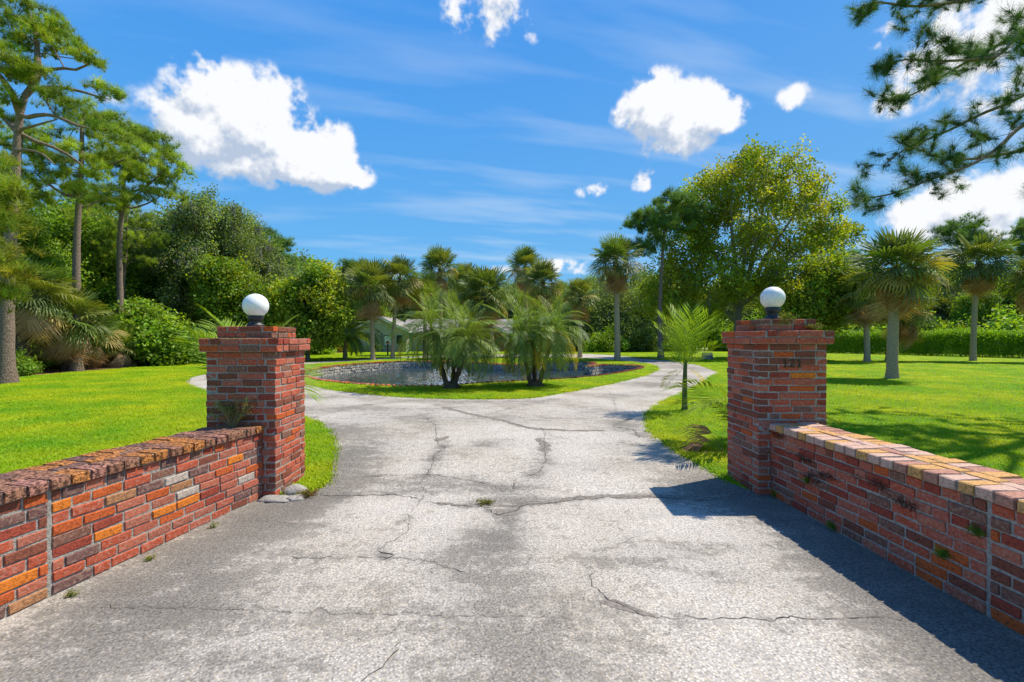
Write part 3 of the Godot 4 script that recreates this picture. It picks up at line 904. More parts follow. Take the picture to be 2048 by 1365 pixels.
# ---------------------------------------------------------------- house
func build_house() -> void:
	var h := thing("house", "pale green board and batten house with grey gabled roofs behind the pond palms", "house", Vector3(-16.1, 0, -55))
	# front gable: local x -3.3..3.3, z 0 .. -14
	var wall := MB.new()
	var prism := func(b: MB, x0: float, x1: float, z0: float, z1: float, eave: float, apex: float) -> void:
		var xm := (x0 + x1) / 2
		for z in [z0, z1]:
			var o := Vector3(0, 0, 1 if z == z0 else -1)
			b.quad(Vector3(x0, 0, z), Vector3(x1, 0, z), Vector3(x1, eave, z), Vector3(x0, eave, z), o)
			b.face(Vector3(x0, eave, z), Vector3(x1, eave, z), Vector3(xm, apex, z), o)
		for x in [x0, x1]: b.quad(Vector3(x, 0, z0), Vector3(x, 0, z1), Vector3(x, eave, z1), Vector3(x, eave, z0), Vector3(-1 if x == x0 else 1, 0, 0))
	prism.call(wall, -3.3, 3.3, 0.0, -14.0, 2.6, 4.15)
	var gable := part("wall", wall.mesh(), M.siding, h)
	var bat := MB.new()
	var x := -3.2
	while x < 3.25:
		bat.box(Vector3(x - 0.025, 0.05, 0.0), Vector3(x + 0.025, 2.55 + (1.55 * (1.0 - absf(x) / 3.3)), 0.025))
		x += 0.305
	part("batten", bat.mesh(), M.siding, gable, "stuff")
	var wall2 := MB.new()
	wall2.box(Vector3(3.3, 0, -9.0), Vector3(15.6, 2.6, -2.6))
	part("wall", wall2.mesh(), M.siding, h)
	var wall3 := MB.new()
	prism.call(wall3, 9.3, 15.1, -1.2, -10.0, 2.5, 3.85)
	part("wall", wall3.mesh(), M.wood, h)
	# roofs: [x0, x1, z0, z1, eave, apex, overhang]
	var roof := func(called: String, x0: float, x1: float, z0: float, z1: float, eave: float, apex: float) -> void:
		var r := MB.new()
		var f := MB.new()
		var xm := (x0 + x1) / 2
		var slope := (apex - eave) / (xm - x0)
		var o := 0.4
		var th := 0.12
		for s in [-1.0, 1.0]:
			var xe: float = (x0 - o) if s < 0 else (x1 + o)
			var ye := eave - slope * o + 0.06
			var a := Vector3(xe, ye, z0 + 0.35)
			var b := Vector3(xm, apex + 0.06, z0 + 0.35)
			var c := Vector3(xm, apex + 0.06, z1)
			var d := Vector3(xe, ye, z1)
			var up := Vector3(0, th, 0)
			r.quad(a + up, b + up, c + up, d + up, Vector3.UP)
			r.quad(a, b, c, d, Vector3.DOWN)
			r.quad(a, d, d + up, a + up, Vector3(s, 0, 0))
			# white barge boards under the roof edge
			var dn := Vector3(0, -0.20, 0.0)
			var fr := Vector3(0, 0.0, 0.03)
			f.quad(a + fr + Vector3(0, 0.05, 0), b + fr + Vector3(0, 0.05, 0), b + fr + dn, a + fr + dn, Vector3.BACK)
			f.quad(a + dn, a + fr + dn, b + fr + dn, b + dn, Vector3.DOWN)
			f.quad(a + Vector3(s * 0.02, 0.05, 0.03), a + Vector3(s * 0.02, -0.16, 0.03), d + Vector3(s * 0.02, -0.16, 0), d + Vector3(s * 0.02, 0.05, 0), Vector3(s, 0, 0))
			r.quad(a + Vector3(0, 0.05, 0.035), b + Vector3(0, 0.05, 0.035), b + up + Vector3(0, 0, 0.035), a + up + Vector3(0, 0, 0.035), Vector3.BACK)
		var ro := part("roof", r.mesh(), M.shingle, h)
		part("fascia", f.mesh(), M.trim, ro)
	roof.call("roof", -3.3, 3.3, 0.0, -14.0, 2.6, 4.2)
	roof.call("roof", 9.3, 15.1, -1.2, -10.0, 2.5, 3.9)
	var main := MB.new()
	for e in [[-2.0, 2.5, -6.0, 4.2], [-6.0, 4.2, -10.0, 2.5]]:
		main.quad(Vector3(2.0, e[1], e[0]), Vector3(16.2, e[1], e[0]), Vector3(16.2, e[3], e[2]), Vector3(2.0, e[3], e[2]), Vector3(0, 1, 0))
		main.quad(Vector3(2.0, e[1] - 0.12, e[0]), Vector3(16.2, e[1] - 0.12, e[0]), Vector3(16.2, e[3] - 0.12, e[2]), Vector3(2.0, e[3] - 0.12, e[2]), Vector3(0, -1, 0))
	var mr := part("roof", main.mesh(), M.shingle, h)
	slab(mr, "fascia", Vector3(3.4, 2.28, -2.02), Vector3(16.2, 2.5, -1.98), M.trim)
	for q in [[1.5, -1.5, 3.55], [2.3, -3.4, 3.2]]:
		slab(mr, "vent_pipe", Vector3(q[0] - 0.06, q[2] - 0.2, q[1] - 0.06), Vector3(q[0] + 0.06, q[2] + 0.35, q[1] + 0.06), M.trim)
	# gable vent
	var v := slab(h, "vent", Vector3(-0.26, 3.42, 0.002), Vector3(0.26, 3.86, 0.05), M.trim)
	for i in 5: slab(v, "slat", Vector3(-0.2, 3.48 + i * 0.07, 0.05), Vector3(0.2, 3.51 + i * 0.07, 0.075), M.trim)
	# windows
	for q in [[0.68, 1.62, 0.76, 1.90, "blind"], [2.22, 2.78, 1.05, 1.92, "glass"]]:
		var wn := slab(h, "window", Vector3(q[0], q[2], 0.026), Vector3(q[1], q[3], 0.032), M[q[4]])
		for fr in [[q[0] - 0.07, q[0], q[2] - 0.07, q[3] + 0.07], [q[1], q[1] + 0.07, q[2] - 0.07, q[3] + 0.07], [q[0], q[1], q[2] - 0.07, q[2]], [q[0], q[1], q[3], q[3] + 0.07]]:
			slab(wn, "frame", Vector3(fr[0], fr[2], 0.026), Vector3(fr[1], fr[3], 0.07), M.frame_dark)
		if q[4] == "glass":
			slab(wn, "mullion", Vector3((q[0] + q[1]) / 2 - 0.015, q[2], 0.033), Vector3((q[0] + q[1]) / 2 + 0.015, q[3], 0.05), M.frame_dark)
	# trellis with a pointed arch, leaning on the gable wall
	var t := thing("trellis", "dark green diamond lattice trellis with a pointed arch against the house wall", "trellis", Vector3(-16.1, 0, -55))
	var rim := MB.new()
	var arch := PackedVector3Array()
	for i in 17:
		var u := i / 16.0
		var px := -0.42 + 0.84 * u
		arch.append(Vector3(px, 2.0 + 0.52 * pow(1.0 - absf(px) / 0.42, 0.6), 0.09))
	var rad := PackedFloat32Array()
	rad.resize(17)
	rad.fill(0.03)
	rim.tube(arch, rad, 5)
	for sx in [-0.42, 0.42]: rim.tube(PackedVector3Array([Vector3(sx, 0, 0.09), Vector3(sx, 2.0, 0.09)]), PackedFloat32Array([0.03, 0.03]), 5)
	part("frame", rim.mesh(), M.frame_dark, t)
	for k in 7:
		for s in [-1.0, 1.0]:
			var y0 := 0.1 + k * 0.32
			var lt := MB.new()
			var a := Vector3(-0.40 * s, y0, 0.09)
			var b2 := Vector3(0.40 * s, y0 + 0.55, 0.09)
			if b2.y > 2.15: b2 = a.lerp(b2, clampf((2.15 - a.y) / 0.55, 0.2, 1))
			lt.tube(PackedVector3Array([a, b2]), PackedFloat32Array([0.016, 0.016]), 4)
			part("lath", lt.mesh(), M.frame_dark, t)
	var mb := structure("leaf_litter", sheet([outline([-19.8, 54.9, -19.8, 53.6, -12.4, 53.6, -12.4, 54.9])], 0.006), M.mulch)

# ---------------------------------------------------------------- gate walls, pillars, lamps
func lathe(profile: Array, sides := 24) -> ArrayMesh:
	var b := MB.new()
	for i in profile.size() - 1:
		var p: Vector2 = profile[i]
		var q: Vector2 = profile[i + 1]
		for k in sides:
			var a := TAU * k / sides
			var a2 := TAU * (k + 1) / sides
			var c := Vector3(cos(a), 0, sin(a))
			var d := Vector3(cos(a2), 0, sin(a2))
			var out := (c + d) * (q.y - p.y) + Vector3.UP * 2.0 * (p.x - q.x)
			if p.x > 0.0001: b.face(c * p.x + Vector3.UP * p.y, d * p.x + Vector3.UP * p.y, d * q.x + Vector3.UP * q.y, out)
			if q.x > 0.0001: b.face(c * p.x + Vector3.UP * p.y, d * q.x + Vector3.UP * q.y, c * q.x + Vector3.UP * q.y, out)
	return b.smooth_mesh()

func globe_lamp(label: String, at: Vector3, neck: float, r: float, m: Material) -> void:
	var l := thing("globe_lamp", label, "lamp", at, 0.0, "globe lamps on the gate pillars")
	part("base", lathe([Vector2(0, 0), Vector2(0.085, 0), Vector2(0.085, 0.02), Vector2(0.062, 0.032), Vector2(0.056, neck * 0.45), Vector2(0.062, neck * 0.6)]), M.iron, l)
	part("fitter", lathe([Vector2(0.058, neck * 0.6), Vector2(0.072, neck * 0.72), Vector2(0.074, neck + 0.012), Vector2(0.06, neck + 0.02), Vector2(0, neck + 0.02)]), M.iron, l)
	var prof := []
	for i in 25:
		var a := -PI / 2 * 0.82 + (PI / 2 * 1.82) * i / 24.0
		prof.append(Vector2(maxf(cos(a) * r, 0.0), neck + r * 0.955 + sin(a) * r))
	prof[24] = Vector2(0, prof[24].y)
	part("globe", lathe(prof, 36), m, l)

func build_gate() -> void:
	var pr := pillar("right square brick gate pillar in shade with dark house numbers on its face", Vector3(2.805, 0, -4.87), 0.69, 0.66, 1.513, 22, 0.0, -1.0)
	for o in pr.get_children():
		if String(o.name).begins_with("brick"):
			var q: Vector3 = (o as Node3D).position
			if q.z > 0.25 and absf(q.x + 0.02) < 0.11 and absf(q.y - 1.345) < 0.032: (o as MeshInstance3D).material_override = M.brick_navy
			if q.z > 0.25 and absf(q.x - 0.085) < 0.09 and absf(q.y - 1.275) < 0.032: (o as MeshInstance3D).material_override = M.brick_navy
			if q.z > 0.25 and absf(q.x - 0.20) < 0.10 and absf(q.y - 1.205) < 0.032: (o as MeshInstance3D).material_override = M.brick_orange
	var font := SystemFont.new()
	font.font_names = PackedStringArray(["Droid Serif"])
	for e in [["1", -0.079], ["2", -0.008], ["1", 0.060]]:
		var tm := TextMesh.new()
		tm.text = e[0]
		tm.font = font
		tm.font_size = 48
		tm.pixel_size = 0.0024
		tm.depth = 0.008
		var o := part("house_number", tm, M.bronze, pr)
		o.position = Vector3(e[1], 1.318, 0.337)
	var pl := pillar("left square brick gate pillar in sunlight, shorter than its partner", Vector3(-2.675, 0, -4.80), 0.69, 0.64, 1.435, 21, 0.0, 1.0)
	globe_lamp("clean white globe lamp on the left gate pillar", Vector3(-2.705, 1.694, -4.80), 0.10, 0.126, M.opal)
	globe_lamp("dirt streaked white globe lamp on the right gate pillar", Vector3(2.79, 1.772, -4.87), 0.115, 0.120, M.opal_dirty)
	low_wall("sunlit low brick wall left of the driveway with a lichen stained coping", Vector3(-2.46, 0, -4.485), Vector3(-0.19, 0, 0.98).normalized(), 3.9, 1.77, 1.0, TONES_L, ["cop_a", "cop_b", "cop_b", "cop_c", "cop_d"], 0.645, 9)
	low_wall("shaded low brick wall right of the driveway with a pale orange coping", Vector3(2.585, 0, -4.545), Vector3(0.0442, 0, 0.999).normalized(), 3.9, 2.0, -1.0, TONES_R, ["capr_a", "capr_b", "capr_b", "capr_c", "capr_a"], 0.655, 9)
func plant_pines() -> void:
	pine_tree("tall grey barked pine with bare twisting limbs at the edge of the left lawn", Vector3(-17.64, 0, -15.8), PackedVector3Array([Vector3(0, -0.05, 0), Vector3(0.07, 2.57, 0), Vector3(0.21, 4.66, 0), Vector3(0.35, 6.39, 0), Vector3(0.56, 9.17, 0), Vector3(0.73, 9.95, 0)]), 0.26, [[PackedVector3Array([Vector3(0.73, 9.95, 0), Vector3(1.01, 10.53, -0.1), Vector3(0.9, 11.44, -0.3), Vector3(0.59, 12.46, -0.5), Vector3(0.27, 13.33, -0.6)]), 0.12, 0.04], [PackedVector3Array([Vector3(0.59, 9.6, 0), Vector3(0.45, 10.22, 0.3), Vector3(0.04, 10.89, 0.6), Vector3(-0.39, 11.26, 0.8)]), 0.1, 0.03], [PackedVector3Array([Vector3(0.9, 10.18, 0), Vector3(2.27, 10.01, 0.5), Vector3(3.58, 9.64, 0.9), Vector3(4.5, 9.27, 1.2)]), 0.08, 0.03], [PackedVector3Array([Vector3(0.95, 10.88, -0.2), Vector3(1.65, 11.12, -0.3), Vector3(2.45, 11.02, -0.2), Vector3(3.19, 11.29, 0)]), 0.06, 0.025], [PackedVector3Array([Vector3(0.52, 9.17, 0), Vector3(2, 9.13, 0.4), Vector3(3.29, 8.63, 0.6), Vector3(4.39, 8.38, 0.9)]), 0.075, 0.03], [PackedVector3Array([Vector3(0.49, 8.56, 0), Vector3(1.1, 8.47, -0.4), Vector3(1.7, 8.13, -0.8), Vector3(2.06, 7.62, -1)]), 0.07, 0.03], [PackedVector3Array([Vector3(0.49, 8.13, 0), Vector3(1.87, 7.78, 0.6), Vector3(2.78, 7.22, 1)]), 0.05, 0.02], [PackedVector3Array([Vector3(0.49, 8.79, 0), Vector3(2.29, 8.53, 1), Vector3(3.46, 8.4, 1.6)]), 0.05, 0.02], [PackedVector3Array([Vector3(0.38, 8.82, 0), Vector3(-0.77, 9.81, -0.4), Vector3(-2.32, 10.65, -0.8)]), 0.09, 0.03]],
		[[Vector3(0.45, 13.28, -0.6), Vector3(0.99, 0.36, 1)], [Vector3(0.02, 12.46, -0.3), Vector3(0.74, 0.57, 1)], [Vector3(1.37, 12.25, -0.4), Vector3(0.75, 0.68, 1)], [Vector3(2.95, 11.29, 0), Vector3(0.52, 0.28, 0.7)], [Vector3(0.86, 10.75, 0.2), Vector3(0.72, 0.34, 1)], [Vector3(4.55, 9.39, 1.2), Vector3(0.35, 0.29, 0.7)], [Vector3(0.54, 10.97, 0.6), Vector3(0.6, 0.6, 1)], [Vector3(-0.39, 11.17, 0.8), Vector3(0.99, 0.82, 1)], [Vector3(2.74, 9.61, 0.8), Vector3(0.66, 0.13, 0.6)], [Vector3(0.03, 9.38, 0), Vector3(0.21, 0.14, 0.5)], [Vector3(-2.32, 10.47, -0.8), Vector3(0.91, 0.73, 1)], [Vector3(2.24, 7.71, -1), Vector3(0.3, 0.26, 0.5)], [Vector3(4.39, 8.44, 0.9), Vector3(0.26, 0.2, 0.5)], [Vector3(0.62, 9.72, 0.6), Vector3(0.33, 0.2, 0.6)]], 300, 5, 0.09, Vector2(0.85, 1.25), PINE, "")
	pine_tree("young yellow green pine leaning in at the left edge of the lawn", Vector3(-15.1, 0, -12.5), PackedVector3Array([Vector3(0, -0.05, 0), Vector3(0.07, 2.64, 0), Vector3(0.27, 5.38, 0), Vector3(0.48, 6.76, 0)]), 0.1, [],
		[[Vector3(1.14, 5.45, 0), Vector3(0.33, 0.55, 0.5)], [Vector3(1.28, 3.67, 0), Vector3(0.36, 0.49, 0.5)], [Vector3(1.03, 2.64, 0), Vector3(0.36, 0.41, 0.5)], [Vector3(0.48, 6.35, 0), Vector3(0.41, 0.55, 0.6)], [Vector3(1.33, 4.63, 0), Vector3(0.22, 0.27, 0.4)], [Vector3(0.48, 3.74, 0), Vector3(0.41, 0.55, 0.5)]], 70, 8, 0.16, Vector2(0.9, 1.25), PINE_YOUNG, "")
	pine_tree("straight trunked pine behind the low cabbage palms with a broad layered crown", Vector3(-21.08, 0, -22), PackedVector3Array([Vector3(0, -0.05, 0), Vector3(0, 3.45, 0), Vector3(0.07, 6.84, 0), Vector3(0.24, 9.01, 0), Vector3(0.31, 10.7, 0), Vector3(0.31, 12.15, 0)]), 0.21, [[PackedVector3Array([Vector3(0.27, 9.49, 0), Vector3(1.82, 9.63, 0.6), Vector3(3.22, 9.83, 1)]), 0.07, 0.03], [PackedVector3Array([Vector3(0.19, 8.29, 0), Vector3(-0.28, 8.49, 0.5), Vector3(-1.04, 9.29, 0.9)]), 0.07, 0.03], [PackedVector3Array([Vector3(0.19, 7.8, 0), Vector3(0.74, 8.47, -0.6), Vector3(1.65, 8.72, -1)]), 0.06, 0.02]],
		[[Vector3(0.31, 12.52, 0), Vector3(1.33, 0.48, 1.6)], [Vector3(-0.65, 10.81, 0.6), Vector3(1.41, 0.71, 1.6)], [Vector3(1.26, 11.86, -0.3), Vector3(1.47, 0.78, 1.6)], [Vector3(0.95, 9.79, 0.8), Vector3(1.75, 0.82, 1.6)], [Vector3(-1.59, 9.63, 0.6), Vector3(1.18, 0.75, 1.4)], [Vector3(3.17, 10.25, 0.8), Vector3(1.05, 0.7, 1.4)], [Vector3(-0.41, 8.46, 0.6), Vector3(1.29, 0.59, 1.2)], [Vector3(-3.5, 11.53, -0.5), Vector3(0.99, 0.69, 1.4)], [Vector3(2.25, 8.15, 1.2), Vector3(1.14, 0.46, 1)], [Vector3(-2.95, 8.29, 0), Vector3(0.73, 0.6, 1)]], 290, 5, 0.12, Vector2(1.0, 1.45), PINE, "")
	pine_tree("pine with a rounded top leaning over the oaks left of the gate", Vector3(-22.31, 0, -26), PackedVector3Array([Vector3(0, -0.05, 0), Vector3(-0.09, 3.79, 0), Vector3(-0.09, 7.22, 0), Vector3(0.09, 9.51, 0), Vector3(0.2, 11.51, 0), Vector3(0.26, 12.94, 0)]), 0.2, [[PackedVector3Array([Vector3(0.11, 9.79, 0), Vector3(1.75, 10.06, 0.5), Vector3(3.1, 10.92, 0.8)]), 0.07, 0.03], [PackedVector3Array([Vector3(0.06, 8.94, 0), Vector3(1.1, 9.31, -0.3), Vector3(2.25, 10.1, -0.5)]), 0.06, 0.02]],
		[[Vector3(0.26, 13.28, 0), Vector3(1.37, 0.63, 1.8)], [Vector3(1.97, 12.71, 0), Vector3(1.09, 0.69, 1.5)], [Vector3(3.21, 11.3, 0.4), Vector3(0.73, 0.68, 1.4)], [Vector3(1.99, 10.98, 0.8), Vector3(1.33, 0.66, 1.5)], [Vector3(0.33, 11.2, 0.8), Vector3(1.25, 0.72, 1.5)], [Vector3(2.24, 10.15, -0.4), Vector3(0.93, 0.46, 1.2)], [Vector3(1.57, 9.56, 0.9), Vector3(1.16, 0.5, 1.2)], [Vector3(-0.36, 9.21, 0.5), Vector3(1.06, 0.45, 1.2)], [Vector3(-1.68, 14.38, -0.5), Vector3(0.99, 0.52, 1.3)]], 280, 5, 0.14, Vector2(1.1, 1.6), PINE, "")
	pine_tree("distant pine with a dense green dome right of the grey oak", Vector3(-24.69, 0, -48), PackedVector3Array([Vector3(0, -0.05, 0), Vector3(0, 5.68, 0), Vector3(-0.21, 8.84, 0), Vector3(-0.42, 11.48, 0)]), 0.22, [],
		[[Vector3(-2.16, 12.64, 0), Vector3(1.58, 0.74, 2)], [Vector3(-0.21, 11.38, 0), Vector3(1.48, 0.95, 2)], [Vector3(0.95, 9.48, 0), Vector3(0.95, 0.95, 1.6)], [Vector3(-1.11, 9.9, 0), Vector3(1.9, 0.95, 2)], [Vector3(0.21, 8.05, 0), Vector3(1.48, 0.84, 1.6)]], 170, 7, 0.3, Vector2(1.6, 2.2), PINE_FAR, "")
	pine_tree("far pine with a flat domed crown behind the green house", Vector3(-21.26, 0, -62), PackedVector3Array([Vector3(0, -0.05, 0), Vector3(0, 6.88, 0), Vector3(0, 10.29, 0)]), 0.24, [],
		[[Vector3(-0.14, 11.31, 0), Vector3(2.18, 0.89, 2.6)], [Vector3(-1.23, 9.88, 0), Vector3(1.5, 0.95, 2)], [Vector3(1.77, 10.15, 0), Vector3(1.36, 0.95, 2)], [Vector3(-0.48, 7.9, 0), Vector3(2.04, 1.23, 2)]], 150, 6, 0.35, Vector2(1.9, 2.6), PINE_FAR, "")
	pine_tree("pine with a reddish trunk standing beyond the driveway loop left of the big leafy tree", Vector3(11.66, 0, -35.6), PackedVector3Array([Vector3(0, -0.05, 0), Vector3(-0.08, 3.05, 0), Vector3(0, 6.18, 0), Vector3(0.23, 9.7, 0), Vector3(0.31, 11.27, 0)]), 0.22, [],
		[[Vector3(-1.02, 11.19, 0), Vector3(1.41, 0.78, 1.6)], [Vector3(1.1, 12.24, 0), Vector3(1.72, 0.7, 1.6)], [Vector3(-2.11, 10.6, 0), Vector3(0.78, 0.39, 1)], [Vector3(0.31, 10.17, 0), Vector3(2.19, 0.78, 1.6)], [Vector3(-1.25, 8.84, 0), Vector3(1.72, 0.7, 1.4)], [Vector3(2.66, 11.27, 0), Vector3(1.17, 0.78, 1.4)]], 230, 6, 0.2, Vector2(1.3, 1.8), PINE_FAR, "")
	pine_tree("far pine with separate needle pads above the palms by the hedge", Vector3(62.27, 0, -62), PackedVector3Array([Vector3(0, -0.05, 0), Vector3(0, 6.88, 0), Vector3(-0.55, 13.69, 0)]), 0.26, [],
		[[Vector3(-0.55, 17.1, 0), Vector3(2.18, 0.95, 2.2)], [Vector3(-2.59, 15.19, 0), Vector3(1.64, 0.95, 2)], [Vector3(0.95, 15.06, 0), Vector3(2.04, 1.09, 2)], [Vector3(3.54, 14.24, 0), Vector3(1.09, 0.55, 1.2)], [Vector3(-1.57, 13.01, 0), Vector3(1.77, 0.95, 1.6)], [Vector3(-3.27, 16.42, 0), Vector3(0.95, 0.68, 1.2)]], 150, 6, 0.35, Vector2(1.9, 2.6), PINE_FAR, "")
	pine_tree("far pine reaching past the right edge above the hedge", Vector3(66.16, 0, -58), PackedVector3Array([Vector3(0, -0.05, 0), Vector3(-0.13, 6.54, 0), Vector3(-0.38, 12.91, 0)]), 0.26, [],
		[[Vector3(-1.15, 14.82, 0), Vector3(1.66, 1.02, 2)], [Vector3(-2.17, 12.91, 0), Vector3(1.4, 0.89, 2)], [Vector3(0.38, 16.1, 0), Vector3(1.91, 1.15, 2)], [Vector3(-0.13, 11.64, 0), Vector3(1.91, 1.15, 2)], [Vector3(1.78, 13.55, 0), Vector3(1.91, 1.27, 2)]], 150, 6, 0.35, Vector2(1.9, 2.7), PINE_FAR, "")
	pine_tree("far thin pine standing behind the leafy tree and the hedge palms", Vector3(44.57, 0, -60), PackedVector3Array([Vector3(0, -0.05, 0), Vector3(0, 6.71, 0), Vector3(0, 11.32, 0)]), 0.2, [],
		[[Vector3(-0.66, 11.98, 0), Vector3(1.98, 1.05, 2)], [Vector3(-2.64, 10.33, 0), Vector3(1.71, 0.92, 1.6)], [Vector3(1.32, 10.14, 0), Vector3(1.45, 0.92, 1.6)]], 70, 10, 0.6, Vector2(1.8, 2.5), PINE_FAR, "")

